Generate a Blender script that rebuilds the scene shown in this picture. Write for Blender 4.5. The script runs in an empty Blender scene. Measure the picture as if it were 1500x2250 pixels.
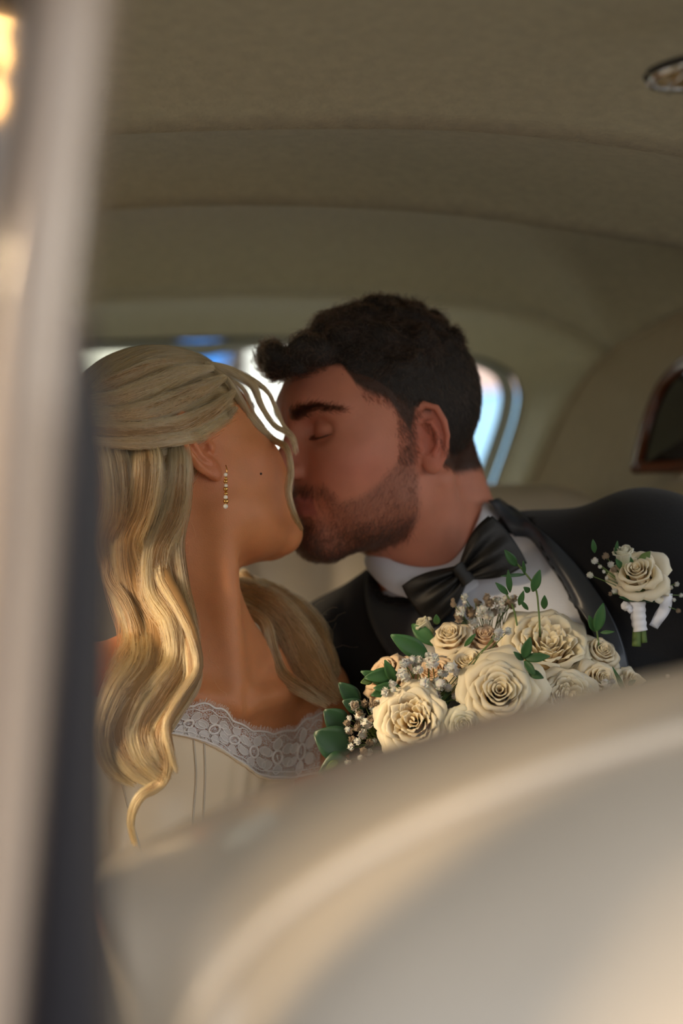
import bpy, bmesh, math, random
import numpy as np
from mathutils import Vector, Matrix
from mathutils.bvhtree import BVHTree
SC = bpy.context.scene
COL = SC.collection
random.seed(7); RNG = np.random.default_rng(7)
ZC = 1.15                                             # eye height of the camera above the road
FPX = 3430.0                                          # focal length in pixels of the 1500 x 2250 frame
# ---------------------------------------------------------------- camera
cd = bpy.data.cameras.new('camera'); cam = bpy.data.objects.new('camera', cd); COL.objects.link(cam)
cam.location = (0, 0, ZC); cam.rotation_euler = (math.pi / 2, 0, 0)
cd.sensor_fit = 'VERTICAL'; cd.sensor_height = 36; cd.lens = FPX / 2250 * 36; cd.clip_start = .02; cd.clip_end = 400
cd.dof.use_dof = True; cd.dof.focus_distance = 1.30; cd.dof.aperture_fstop = 2.3; cd.dof.aperture_blades = 9
SC.camera = cam
# ---------------------------------------------------------------- daylight: hazy sky and a low warm sun from the left
wd = bpy.data.worlds.new('sky'); SC.world = wd; wd.use_nodes = True
nt = wd.node_tree; bg = nt.nodes['Background']
tc = nt.nodes.new('ShaderNodeTexCoord'); sp = nt.nodes.new('ShaderNodeSeparateXYZ'); cr = nt.nodes.new('ShaderNodeValToRGB')
nt.links.new(tc.outputs['Generated'], sp.inputs[0]); nt.links.new(sp.outputs['Z'], cr.inputs[0]); nt.links.new(cr.outputs[0], bg.inputs[0])
cr.color_ramp.elements[0].position = 0.0; cr.color_ramp.elements[0].color = (.80, .74, .66, 1)
cr.color_ramp.elements[1].position = .75; cr.color_ramp.elements[1].color = (.62, .74, .90, 1)
bg.inputs[1].default_value = 1.0
sd = bpy.data.lights.new('sun', 'SUN'); sd.energy = 1.7; sd.angle = math.radians(12); sd.color = (1, .74, .44)
sun = bpy.data.objects.new('sun', sd); COL.objects.link(sun); sun.location = (-6, -4, 5)
sun.rotation_euler = Vector((.75, .42, -.30)).to_track_quat('-Z', 'Y').to_euler()
SC.view_settings.view_transform = 'Standard'; SC.view_settings.look = 'None'; SC.view_settings.gamma = 1
SC.view_settings.use_curve_mapping = False
SC.view_settings.exposure = 1.65
SC.cycles.use_denoising = True
SC.cycles.max_bounces = 8; SC.cycles.transparent_max_bounces = 12
def W(px, py, y): return np.array([(px - 750) / FPX * y, y, ZC + (1125 - py) / FPX * y])
# ---------------------------------------------------------------- naming and materials
def tag(o, label=None, cat=None, group=None, kind=None):
    for k, v in (('label', label), ('category', cat), ('group', group), ('kind', kind)):
        if v: o[k] = v
    return o
LOCAL = set()                                         # things whose parts are modelled round their own origin; the rest are modelled in place
def adopt(o, parent):
    if parent is None: return
    o.parent = parent
    if parent.type == 'EMPTY' and parent.name not in LOCAL: o.matrix_parent_inverse = Matrix.Translation(-parent.location)
def empty(name, loc=(0, 0, 0), label=None, cat=None, group=None, kind=None, parent=None, local=False):
    o = bpy.data.objects.new(name, None); COL.objects.link(o); o.location = loc; o.empty_display_size = .05
    if local: LOCAL.add(o.name)
    adopt(o, parent)
    return tag(o, label, cat, group, kind)
def sr(r, g, b):
    f = lambda c: (c / 255 / 12.92) if c / 255 <= .04045 else ((c / 255 + .055) / 1.055) ** 2.4
    return (f(r), f(g), f(b), 1)
def mat(name, col, rough=.6, metal=0, sss=0, sheen=0, coat=0, spec=.5, noise=None, bump=None, trans=0, alpha=None, attr=None):
    m = bpy.data.materials.new(name); m.use_nodes = True; N = m.node_tree.nodes; L = m.node_tree.links
    b = N['Principled BSDF']; b.inputs['Base Color'].default_value = col; b.inputs['Roughness'].default_value = rough
    b.inputs['Metallic'].default_value = metal; b.inputs['Specular IOR Level'].default_value = spec
    if sss:
        b.inputs['Subsurface Weight'].default_value = sss; b.inputs['Subsurface Radius'].default_value = (1, .35, .2); b.inputs['Subsurface Scale'].default_value = .004
    if sheen: b.inputs['Sheen Weight'].default_value = sheen; b.inputs['Sheen Roughness'].default_value = .5
    if coat: b.inputs['Coat Weight'].default_value = coat; b.inputs['Coat Roughness'].default_value = .08
    if trans: b.inputs['Transmission Weight'].default_value = trans
    co = N.new('ShaderNodeTexCoord')
    src = None
    if attr:
        a = N.new('ShaderNodeAttribute'); a.attribute_name = attr; src = a.outputs['Color']
    if noise:                                          # (scale, amount, stretch)
        n = N.new('ShaderNodeTexNoise'); n.inputs['Scale'].default_value = noise[0]; n.inputs['Detail'].default_value = 5
        mp = N.new('ShaderNodeMapping'); mp.inputs['Scale'].default_value = noise[2] if len(noise) > 2 else (1, 1, 1)
        L.new(co.outputs['Object'], mp.inputs[0]); L.new(mp.outputs[0], n.inputs['Vector'])
        r = N.new('ShaderNodeMapRange'); r.inputs[1].default_value = .25; r.inputs[2].default_value = .75
        r.inputs[3].default_value = 1 - noise[1]; r.inputs[4].default_value = 1 + noise[1]
        L.new(n.outputs['Fac'], r.inputs[0])
        mx = N.new('ShaderNodeMix'); mx.data_type = 'RGBA'; mx.blend_type = 'MULTIPLY'; mx.inputs['Factor'].default_value = 1
        if src: L.new(src, mx.inputs['A'])
        else: mx.inputs['A'].default_value = col
        L.new(r.outputs[0], mx.inputs['B']); src = mx.outputs['Result']
    if src: L.new(src, b.inputs['Base Color'])
    if bump:                                           # (scale, strength, kind)
        if len(bump) > 2 and bump[2] == 'voronoi':
            n = N.new('ShaderNodeTexVoronoi'); n.inputs['Scale'].default_value = bump[0]; out = n.outputs['Distance']
        else:
            n = N.new('ShaderNodeTexNoise'); n.inputs['Scale'].default_value = bump[0]; n.inputs['Detail'].default_value = 6; out = n.outputs['Fac']
        L.new(co.outputs['Object'], n.inputs['Vector'])
        bu = N.new('ShaderNodeBump'); bu.inputs['Strength'].default_value = bump[1]; bu.inputs['Distance'].default_value = .002
        L.new(out, bu.inputs['Height']); L.new(bu.outputs[0], b.inputs['Normal'])
    return m
def cat_rom(P, n):
    """Catmull-Rom through the rows of P, n samples, chord-length spaced."""
    P = np.asarray(P, dtype=float); 
    if len(P) < 3:
        t = np.linspace(0, 1, n)[:, None]; return P[0] * (1 - t) + P[-1] * t
    D = np.sqrt((np.diff(P[:, :3], axis=0) ** 2).sum(1)) + 1e-9
    T = np.concatenate([[0], np.cumsum(D)])
    M = np.gradient(P, T, axis=0)
    x = np.linspace(0, T[-1], n); i = np.clip(np.searchsorted(T, x, 'right') - 1, 0, len(P) - 2)
    h = (T[i + 1] - T[i])[:, None]; s = ((x - T[i]) / (T[i + 1] - T[i]))[:, None]
    return (2 * s**3 - 3 * s**2 + 1) * P[i] + (s**3 - 2 * s**2 + s) * h * M[i] + (-2 * s**3 + 3 * s**2) * P[i + 1] + (s**3 - s**2) * h * M[i + 1]
def norm(v): v = np.asarray(v, dtype=float); return v / (np.linalg.norm(v, axis=-1, keepdims=True) + 1e-12)
def grid_faces(nr, ncol, wrap=False, off=0):
    r = np.arange(nr - 1)[:, None]; c = np.arange(ncol if wrap else ncol - 1)[None]
    c2 = (c + 1) % ncol
    a = r * ncol + c; b = r * ncol + c2; d = (r + 1) * ncol + c; e = (r + 1) * ncol + c2
    return np.stack([a, b, e, d], -1).reshape(-1, 4) + off
def tube(P, r, sides=8, cap=True):
    """vertices and faces of a tube along P; r scalar or per point"""
    P = np.asarray(P, dtype=float); n = len(P); r = np.broadcast_to(np.asarray(r, dtype=float), (n,))
    T = norm(np.gradient(P, axis=0)); ref = np.array([0, 1, 0]) if abs(T[:, 1]).mean() < .8 else np.array([0, 0, 1])
    A = norm(np.cross(T, ref)); B = np.cross(T, A)
    t = np.linspace(0, 2 * math.pi, sides, endpoint=False)
    V = (P[:, None] + r[:, None, None] * (np.cos(t)[None, :, None] * A[:, None] + np.sin(t)[None, :, None] * B[:, None])).reshape(-1, 3)
    Fc = [tuple(f) for f in grid_faces(n, sides, True).tolist()]
    if cap: Fc += [tuple(range(sides))[::-1], tuple(range((n - 1) * sides, n * sides))]
    return V, Fc
class MB:
    def __init__(s): s.V = []; s.F = []; s.n = 0
    def add(s, V, Fc):
        V = np.asarray(V, dtype=float); s.V.append(V); s.F += [tuple(int(i) + s.n for i in f) for f in Fc]; s.n += len(V); return s
    def tube(s, P, r, sides=8): return s.add(*tube(P, r, sides))
    def grid(s, G, wrap=False): G = np.asarray(G); return s.add(G.reshape(-1, 3), grid_faces(G.shape[0], G.shape[1], wrap).tolist())
    def box(s, lo, hi):
        x0, y0, z0 = lo; x1, y1, z1 = hi
        return s.add([(x0, y0, z0), (x1, y0, z0), (x1, y1, z0), (x0, y1, z0), (x0, y0, z1), (x1, y0, z1), (x1, y1, z1), (x0, y1, z1)],
                     [(0, 3, 2, 1), (4, 5, 6, 7), (0, 1, 5, 4), (1, 2, 6, 5), (2, 3, 7, 6), (3, 0, 4, 7)])
    def obj(s, name, m, parent=None, smooth=True): return mesh_obj(name, np.concatenate(s.V), s.F, m, parent, smooth)
def solid(o, th, off=-1):
    md = o.modifiers.new('thickness', 'SOLIDIFY'); md.thickness = th; md.offset = off; return o
def bevel(o, w, seg=2):
    md = o.modifiers.new('edges', 'BEVEL'); md.width = w; md.segments = seg; md.limit_method = 'ANGLE'; return o
def curves_obj(name, paths, radii, m, parent=None):
    """hair strands; paths (n, k, 3), radii (n, k)"""
    n, k, _ = paths.shape
    cu = bpy.data.hair_curves.new(name); cu.add_curves([k] * n)
    cu.position_data.foreach_set('vector', paths.astype(np.float32).ravel())
    at = cu.attributes.get('radius') or cu.attributes.new('radius', 'FLOAT', 'POINT')
    at.data.foreach_set('value', np.broadcast_to(radii, (n, k)).astype(np.float32).ravel())
    cu.materials.append(m)
    o = bpy.data.objects.new(name, cu); COL.objects.link(o)
    adopt(o, parent)
    return o
def bvh(V, Q): return BVHTree.FromPolygons([tuple(v) for v in V.tolist()], [tuple(q) for q in Q.tolist()])
def hit(tree, px, py, lift=0.0):
    d = Vector(W(px, py, 1) - np.array([0, 0, ZC])).normalized()
    l, nrm, i, dist = tree.ray_cast(Vector((0, 0, ZC)), d)
    if l is None: return None
    if nrm.dot(d) > 0: nrm = -nrm
    return np.array(l + nrm * lift), np.array(nrm)
# ---------------------------------------------------------------- implicit-surface toolkit (bodies, heads, clothes)
F = np.float32
def V3(*a): return np.array(a, dtype=F)
def smin(a, b, k):
    h = np.clip(.5 + .5 * (b - a) / k, 0, 1)
    return b * (1 - h) + a * h - k * h * (1 - h)
def smax(a, b, k): return -smin(-a, -b, k)
def rotm(rx=0, ry=0, rz=0):
    rx, ry, rz = math.radians(rx), math.radians(ry), math.radians(rz)
    X = np.array([[1, 0, 0], [0, math.cos(rx), -math.sin(rx)], [0, math.sin(rx), math.cos(rx)]])
    Y = np.array([[math.cos(ry), 0, math.sin(ry)], [0, 1, 0], [-math.sin(ry), 0, math.cos(ry)]])
    Z = np.array([[math.cos(rz), -math.sin(rz), 0], [math.sin(rz), math.cos(rz), 0], [0, 0, 1]])
    return (Z @ Y @ X).astype(F)
def ell(p, c, r, R=None):
    q = p - V3(*c)
    if R is not None: q = q @ R
    r = V3(*r)
    k0 = np.sqrt(((q / r) ** 2).sum(1)) + 1e-9
    k1 = np.sqrt(((q / (r * r)) ** 2).sum(1)) + 1e-9
    return k0 * (k0 - 1) / k1
def cone(p, a, b, ra, rb):
    a = V3(*a); b = V3(*b); ab = b - a
    t = np.clip(((p - a) @ ab) / (ab @ ab + 1e-12), 0, 1)
    return np.sqrt(((p - a - t[:, None] * ab) ** 2).sum(1)) - (ra + (rb - ra) * t)
def chain(p, pts, rs, k=None):
    d = None
    for i in range(len(pts) - 1):
        e = cone(p, pts[i], pts[i + 1], rs[i], rs[i + 1])
        d = e if d is None else (np.minimum(d, e) if k is None else smin(d, e, k))
    return d
def axis(lo, hi, flo, fhi, hf, hc, mult):
    """grid coordinates: spacing hf between flo and fhi, growing to hc outside"""
    x = [flo]
    while x[-1] < fhi: x.append(x[-1] + hf)
    s = hf
    while x[-1] < hi: s = min(hc, s * 1.12); x.append(x[-1] + s)
    s = hf
    while x[0] > lo: s = min(hc, s * 1.12); x.insert(0, x[0] - s)
    while (len(x) - 1) % mult: x.append(x[-1] + hc)
    return np.array(x)
def surface_nets(fn, lo, hi, h, coarse=5, band=2.2, fine=None):
    if fine: AX = [axis(lo[i], hi[i], fine[0][i], fine[1][i], fine[2], h, coarse) for i in range(3)]
    else:
        n = np.ceil((np.array(hi) - np.array(lo)) / h / coarse).astype(int) * coarse + 1
        AX = [lo[i] + np.arange(n[i]) * h for i in range(3)]
    n = np.array([len(a) for a in AX])
    nc = (n - 1) // coarse + 1
    ax = [a[::coarse] for a in AX]
    G = np.stack(np.meshgrid(*ax, indexing='ij'), -1).reshape(-1, 3).astype(F)
    dc = fn(G).reshape(nc)
    sx = [np.maximum(np.gradient(a), 1e-6) for a in ax]
    hc = np.maximum(np.maximum(sx[0][:, None, None], sx[1][None, :, None]), sx[2][None, None, :])
    act = np.abs(dc) < hc * band * .75
    m = act[:-1, :-1, :-1].copy()                                       # active coarse blocks: any corner near the surface
    for i in (0, 1):
        for j in (0, 1):
            for k in (0, 1):
                m |= act[i:nc[0] - 1 + i, j:nc[1] - 1 + j, k:nc[2] - 1 + k]
    D = np.repeat(np.repeat(np.repeat(dc[:-1, :-1, :-1], coarse, 0), coarse, 1), coarse, 2)
    D = np.pad(D, ((0, 1),) * 3, mode='edge').astype(F)
    D = np.where(D > 0, 1, -1).astype(F)
    M = np.repeat(np.repeat(np.repeat(m, coarse, 0), coarse, 1), coarse, 2)
    M = np.pad(M, ((0, 1),) * 3, mode='edge')
    idx = np.argwhere(M)
    out = np.empty(len(idx), dtype=F)
    for s in range(0, len(idx), 400000):
        ii = idx[s:s + 400000]; out[s:s + 400000] = fn(np.stack([AX[k][ii[:, k]] for k in range(3)], 1).astype(F))
    D[M] = out
    S = D < 0
    c = np.zeros(tuple(n - 1), dtype=np.int8)
    for i in (0, 1):
        for j in (0, 1):
            for k in (0, 1):
                c += S[i:n[0] - 1 + i, j:n[1] - 1 + j, k:n[2] - 1 + k]
    cells = np.argwhere((c > 0) & (c < 8))
    vid = np.full(tuple(n - 1), -1, dtype=np.int32)
    vid[tuple(cells.T)] = np.arange(len(cells))
    acc = np.zeros((len(cells), 3)); cnt = np.zeros(len(cells))
    corners = [(i, j, k) for i in (0, 1) for j in (0, 1) for k in (0, 1)]
    val = {co: D[tuple((cells + np.array(co)).T)] for co in corners}
    for a_ in corners:
        for ax_ in range(3):
            if a_[ax_] == 0:
                b_ = list(a_); b_[ax_] = 1; b_ = tuple(b_)
                va, vb = val[a_], val[b_]
                x = (va < 0) != (vb < 0)
                t = np.where(x, va / (va - vb + 1e-20), 0)
                pt = np.array(a_)[None] + t[:, None] * (np.array(b_) - np.array(a_))[None]
                acc[x] += pt[x]; cnt[x] += 1
    U = cells + acc / cnt[:, None]
    V = np.stack([np.interp(U[:, k], np.arange(n[k]), AX[k]) for k in range(3)], 1)
    quads = []
    for ax_ in range(3):
        u, v = (ax_ + 1) % 3, (ax_ + 2) % 3
        sa = [slice(None)] * 3; sb = [slice(None)] * 3
        sa[ax_] = slice(0, -1); sb[ax_] = slice(1, None)
        A = S[tuple(sa)]; B = S[tuple(sb)]
        e = np.argwhere(A != B)
        e = e[(e[:, u] > 0) & (e[:, v] > 0) & (e[:, u] < n[u] - 1) & (e[:, v] < n[v] - 1)]
        flip = A[tuple(e.T)]
        o = []
        for (du, dv) in ((-1, -1), (0, -1), (0, 0), (-1, 0)):
            q = e.copy(); q[:, u] += du; q[:, v] += dv
            o.append(vid[tuple(q.T)])
        o = np.stack(o, 1)
        ok = (o >= 0).all(1)
        o = o[ok]; flip = flip[ok]
        o[~flip] = o[~flip][:, ::-1]
        quads.append(o)
    Q = np.concatenate(quads)
    # two Newton steps pull the vertices exactly onto the surface
    for _ in range(2):
        P = V.astype(F); e = (fine[2] if fine else h) * .35
        d0 = fn(P)
        g = np.stack([fn(P + V3(e, 0, 0)) - d0, fn(P + V3(0, e, 0)) - d0, fn(P + V3(0, 0, e)) - d0], 1) / e
        g2 = (g * g).sum(1, keepdims=True) + 1e-4
        st = g * (d0[:, None] / g2)
        ln = np.sqrt((st ** 2).sum(1, keepdims=True)) + 1e-12
        V = V - st * np.minimum(1, .5 * h / ln)
    return V, Q
def mesh_obj(name, V, Fc, mat=None, parent=None, smooth=True, attrs=None):
    me = bpy.data.meshes.new(name)
    V = np.asarray(V, dtype=np.float32); 
    if isinstance(Fc, np.ndarray):
        nf, k = Fc.shape
        me.vertices.add(len(V)); me.vertices.foreach_set('co', V.ravel())
        me.loops.add(nf * k); me.loops.foreach_set('vertex_index', Fc.astype(np.int32).ravel())
        me.polygons.add(nf); me.polygons.foreach_set('loop_start', np.arange(nf, dtype=np.int32) * k)
        me.update(calc_edges=True)
    else:
        me.from_pydata([tuple(v) for v in V.tolist()], [], Fc)
    me.validate()
    if smooth: me.polygons.foreach_set('use_smooth', np.ones(len(me.polygons), dtype=bool))
    for k_, a_ in (attrs or {}).items():
        a_ = np.asarray(a_, dtype=np.float32)
        if a_.ndim == 1:
            at = me.attributes.new(k_, 'FLOAT', 'POINT'); at.data.foreach_set('value', a_)
        else:
            at = me.attributes.new(k_, 'FLOAT_COLOR', 'POINT')
            at.data.foreach_set('color', np.concatenate([a_, np.ones((len(a_), 1), dtype=np.float32)], 1).ravel())
    me.update()
    o = bpy.data.objects.new(name, me); COL.objects.link(o)
    if mat: me.materials.append(mat)
    adopt(o, parent)
    return o
# ---------------------------------------------------------------- the car's cabin (the setting)
M_lining = mat('headliner cloth', sr(196, 191, 163), .95, sheen=.15, noise=(90, .10), bump=(260, .55))
M_side = mat('side cloth', sr(186, 174, 146), .85, noise=(60, .06), bump=(200, .3))
M_leather = mat('cream leather', sr(205, 194, 172), .42, noise=(30, .05), bump=(350, .25, 'voronoi'))
M_leatherF = mat('front seat leather', sr(200, 189, 174), .38, coat=.3, noise=(8, .05), bump=(300, .12, 'voronoi'))
M_paint = mat('cream paint', sr(196, 176, 158), .26, coat=.8, spec=.6)
M_rubber = mat('black rubber', sr(26, 24, 32), .6)
M_chrome = mat('chrome', (.75, .75, .75, 1), .12, metal=1)
M_wood = mat('walnut', sr(104, 52, 26), .3, coat=.5, noise=(14, .35, (1, 1, 8)))
M_dark = mat('dark carpet', sr(60, 50, 42), .95, noise=(80, .2))
M_glassd = mat('dark glass', sr(18, 10, 10), .06, spec=.6)
M_frame = mat('pale window rubber', sr(190, 196, 186), .4)
def panel(rails, nu=90, nv=14, sag=0.0, sagdir=(0, 0, -1)):
    R = [cat_rom(np.array(r), nu) for r in rails]
    G = []
    if len(R) == 2:
        for j in range(nv):
            v = j / (nv - 1)
            G.append(R[0] * (1 - v) + R[1] * v + np.array(sagdir) * sag * math.sin(math.pi * v) ** .6)
    else:
        S = np.stack(R, 0)
        for j in range(nu): pass
        C = np.stack([cat_rom(S[:, j], nv) for j in range(nu)], 1)
        G = list(C)
    return np.array(G)
def rail(pts): return [W(*p) for p in pts]
B0 = [(-6.0e3, 0, 0)]
def flat_bow(y, h, w0=-.78, w1=.72):                    # bows ahead of the seats, crowned across the car
    xs = np.linspace(w0, w1, 11); c = (w0 + w1) / 2
    return [np.array([x, y, ZC + h - .05 * (abs(x - c) / (w1 - c)) ** 2.4]) for x in xs]
bow0 = flat_bow(-.10, .345); bow05 = flat_bow(.80, .335)  # roof front carried forward, out of view, to shade the front seat
bow1 = [W(-1400, 420, 1.25)] + rail([(-900, 350, 1.25), (-200, 305, 1.25), (200, 298, 1.25), (450, 288, 1.25), (700, 284, 1.25), (1000, 288, 1.25), (1250, 310, 1.25), (1500, 347, 1.25), (1800, 410, 1.25), (2350, 640, 1.25)])
bow2 = rail([(-900, 620, 1.62), (-400, 520, 1.62), (-100, 482, 1.62), (180, 466, 1.62), (400, 453, 1.62), (600, 452, 1.62), (900, 465, 1.62), (1100, 485, 1.62), (1300, 517, 1.62), (1500, 550, 1.62), (1720, 610, 1.60), (1950, 700, 1.55)])
bow3 = rail([(-500, 850, 1.98), (-300, 745, 2.0), (-50, 675, 2.02), (150, 655, 2.02), (400, 642, 2.02), (600, 640, 2.02), (800, 646, 2.02), (1000, 662, 2.02), (1100, 672, 2.02), (1180, 690, 2.02), (1250, 715, 2.02), (1310, 745, 2.02), (1345, 768, 2.02)])
edge_r = rail([(1345, 768, 2.02), (1420, 726, 1.95), (1500, 690, 1.88), (1620, 655, 1.78), (1780, 660, 1.66), (1950, 700, 1.55)])
ceil = MB()
G = panel([flat_bow(-.12, .44), flat_bow(1.3, .46), flat_bow(2.1, .40), flat_bow(2.40, .36)], 20, 30)
ceil.grid(G)
ceiling = ceil.obj('ceiling', M_dark); tag(ceiling, kind='structure')
def hp(G, name='headliner_panel', m=M_lining, th=.004):
    o = MB().grid(G).obj(name, m, ceiling); solid(o, th, 1); return o
hp(panel([bow0, bow05], 60, 8, -.010)); hp(panel([bow05, bow1], 90, 20, -.022))
hp(panel([bow1, bow2], 120, 22, -.034)); 
hp(panel([bow2, bow3 + edge_r[1:]], 140, 24, -.036))
win = [(-330, 1100, 2.30), (-330, 900, 2.32), (-250, 800, 2.33), (-50, 770, 2.33), (145, 753, 2.33), (300, 745, 2.33), (600, 740, 2.33), (900, 752, 2.33), (1010, 776, 2.33), (1090, 798, 2.33), (1128, 822, 2.33), (1143, 860, 2.33), (1138, 910, 2.33), (1122, 965, 2.33), (1092, 1050, 2.33), (1075, 1100, 2.33)]
outer = [(-620, 1100, 2.05), (-590, 950, 2.03), (-500, 850, 1.98), (-300, 745, 2.0), (-50, 675, 2.02), (150, 655, 2.02), (400, 642, 2.02), (600, 640, 2.02), (800, 646, 2.02), (1000, 662, 2.02), (1100, 672, 2.02), (1180, 690, 2.02), (1250, 715, 2.02), (1345, 768, 2.02), (1250, 880, 2.08), (1200, 980, 2.12), (1165, 1060, 2.14), (1150, 1110, 2.14)]
# rear wall around the back window: rings matched by angle about the window's centre
def ring(pts, n=160):
    P = cat_rom(rail(pts), 600); c = np.array([(430 - 750) / FPX, 1, ZC + (1080 - 1125) / -FPX])
    a = np.arctan2((P[:, 2] - ZC) / P[:, 1] - .0131 + .10, P[:, 0] / P[:, 1] + .0933)
    t = np.linspace(a[0], a[-1], n)
    o = np.argsort(-a) if a[0] > a[-1] else np.argsort(a)
    return np.stack([np.interp(t, a[np.argsort(a)], P[np.argsort(a), k]) for k in range(3)], 1)
def monot(pts, n=160): return cat_rom(rail(pts), n)
ow = monot(outer, 200); iw = monot(win, 200)
# parameter match: corner (1345,768) of the outer line goes with the window's upper right corner
def warp(P, brk, n=200):
    D = np.concatenate([[0], np.cumsum(np.linalg.norm(np.diff(P, axis=0), axis=1))])
    ks = [int(np.argmin(np.linalg.norm(P - W(*b), axis=1))) for b in brk]
    ds = [0] + [D[k] for k in ks] + [D[-1]]; us = np.linspace(0, 1, len(ds)) if len(ds) != 4 else np.array([0, .18, .80, 1])
    return np.stack([np.interp(np.interp(np.linspace(0, 1, n), us, ds), D, P[:, k]) for k in range(3)], 1)
ow = warp(ow, [(-500, 850, 1.98), (1345, 768, 2.02)]); iw = warp(iw, [(-250, 800, 2.33), (1128, 822, 2.33)])
mid = (ow * .45 + iw * .55) + np.array([0, .05, .012])
G = np.stack([ow, ow * .75 + iw * .25 + np.array([0, .03, .006]), mid, ow * .12 + iw * .88 + np.array([0, .018, .003]), iw, iw + np.array([0, .03, 0])])
wr = MB().grid(G).obj('wall_rear', M_lining); tag(wr, kind='structure'); solid(wr, .004, 1)
wn = empty('window_rear', (0, 2.35, ZC), kind='structure')
MB().tube(iw + np.array([0, .004, 0]), .0035, 8).obj('window_seal', M_rubber, wn)
cen = iw.mean(0); inn = iw + norm(cen - iw) * .014 + np.array([0, .018, 0])
MB().tube(inn, .009, 8).obj('window_frame', M_frame, wn)
MB().tube(iw + norm(cen - iw) * .024 + np.array([0, .028, 0]), .0032, 8).obj('inner_seal', M_rubber, wn)
m = bpy.data.materials.new('window glass'); m.use_nodes = True; N = m.node_tree.nodes; L = m.node_tree.links
gl = N.new('ShaderNodeBsdfGlossy'); gl.inputs['Roughness'].default_value = .02; tr = N.new('ShaderNodeBsdfTransparent'); tr.inputs[0].default_value = (.93, .97, .95, 1)
ms = N.new('ShaderNodeMixShader'); fr = N.new('ShaderNodeFresnel'); fr.inputs[0].default_value = 1.45
L.new(fr.outputs[0], ms.inputs[0]); L.new(tr.outputs[0], ms.inputs[1]); L.new(gl.outputs[0], ms.inputs[2]); L.new(ms.outputs[0], N['Material Output'].inputs[0]); M_glass = m
gg = iw + np.array([0, .034, 0])
o = mesh_obj('window_glass', gg, [tuple(range(len(gg)))], M_glass, wn, False); solid(o, .004)
# parcel shelf
MB().box((-.62, 1.80, ZC - .06), (.50, 2.40, ZC - .035)).obj('parcel_shelf', M_side); tag(bpy.data.objects['parcel_shelf'], kind='structure')
# right quarter panel
qe = rail([(1135, 1160, 2.12), (1150, 1110, 2.13), (1168, 1050, 2.12), (1200, 980, 2.11), (1250, 880, 2.08), (1295, 815, 2.05), (1345, 768, 2.02), (1420, 726, 1.95), (1500, 690, 1.88), (1620, 655, 1.78), (1780, 660, 1.66), (1950, 700, 1.55)])
qm = rail([(1190, 1160, 2.06), (1215, 1110, 2.06), (1240, 1050, 2.05), (1275, 985, 2.03), (1325, 900, 2.0), (1370, 850, 1.96), (1420, 815, 1.92), (1480, 785, 1.86), (1550, 760, 1.80), (1680, 740, 1.70), (1820, 745, 1.60), (1980, 780, 1.50)])
qo = rail([(1400, 1200, 1.86), (1430, 1140, 1.84), (1470, 1080, 1.80), (1510, 1020, 1.76), (1560, 960, 1.70), (1620, 920, 1.66), (1680, 900, 1.62), (1750, 890, 1.56), (1830, 890, 1.50), (1920, 890, 1.45), (2050, 900, 1.38), (2200, 920, 1.30)])
G = panel([qe, qm, qo], 90, 24)
wq = MB().grid(G).obj('wall_right', M_side); tag(wq, kind='structure'); solid(wq, .01, 1)
MB().tube(cat_rom(np.array(qe) + np.array([.002, -.006, 0]), 120), .0035, 8).obj('piping', M_side, wq)
lw = MB()
lw.grid(panel([[(.44, 2.2, ZC + .02), (.50, 1.8, ZC + .03), (.60, 1.3, ZC + .05), (.68, .9, ZC + .05)], [(.44, 2.2, .30), (.52, 1.8, .30), (.62, 1.3, .30), (.70, .9, .30)]], 30, 10))
o = lw.obj('wall_side', M_side); tag(o, kind='structure'); solid(o, .01, 1)
# dark quarter window with wooden surround in the right panel
qw = empty('window_quarter', W(1460, 930, 1.80), kind='structure')
fo = rail([(1404, 1026, 1.79), (1414, 975, 1.80), (1434, 905, 1.80), (1458, 850, 1.79), (1490, 815, 1.76), (1540, 790, 1.70), (1640, 775, 1.60), (1780, 800, 1.50), (1800, 940, 1.48), (1700, 1000, 1.56), (1560, 1015, 1.70), (1470, 1022, 1.76)])
fo = cat_rom(fo + [fo[0]], 120); MB().tube(fo, .0065, 8).obj('wooden_frame', M_wood, qw)
c = fo.mean(0); o = mesh_obj('window_glass', np.concatenate([fo, [c]]), [(i, i + 1, 120) for i in range(119)], M_glassd, qw, False)
MB().tube(np.array(fo) + norm(c - fo) * -.012, .004, 6).obj('frame_bead', M_wood, qw)
# left side of the cabin: door with its open window, mostly behind the pillar
lf = MB(); lf.box((-.80, .16, .30), (-.74, 2.3, ZC - .17)); lf.box((-.80, 1.30, ZC - .17), (-.74, 2.3, ZC + .33)); lf.box((-.80, .16, ZC - .17), (-.74, .74, ZC + .33)); lf.box((-.80, .16, ZC + .25), (-.74, 2.3, ZC + .34)); lf.box((-.80, -.18, ZC + .335), (-.74, .16, ZC + .36)); lf.box((-.80, -.18, .30), (-.74, .16, ZC + .10))  # solid stretches shaped to keep sun off the front seat and seatback
o = lf.obj('wall_left', M_side, smooth=False); bevel(o, .01); tag(o, kind='structure')
o = MB().box((-.80, -.20, .30), (.80, -.16, ZC - .24)).obj('front_light_block', M_dark, smooth=False); tag(o, kind='structure')  # unseen, added to block ground bounce from lighting the front headliner
o = MB().box((-.80, -.20, .26), (.80, 2.45, .30)).obj('floor', M_dark, smooth=False); tag(o, kind='structure')
o = MB().box((-.78, 2.20, .30), (.60, 2.26, ZC - .06)).obj('wall_back', M_dark, smooth=False); tag(o, kind='structure')
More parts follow.
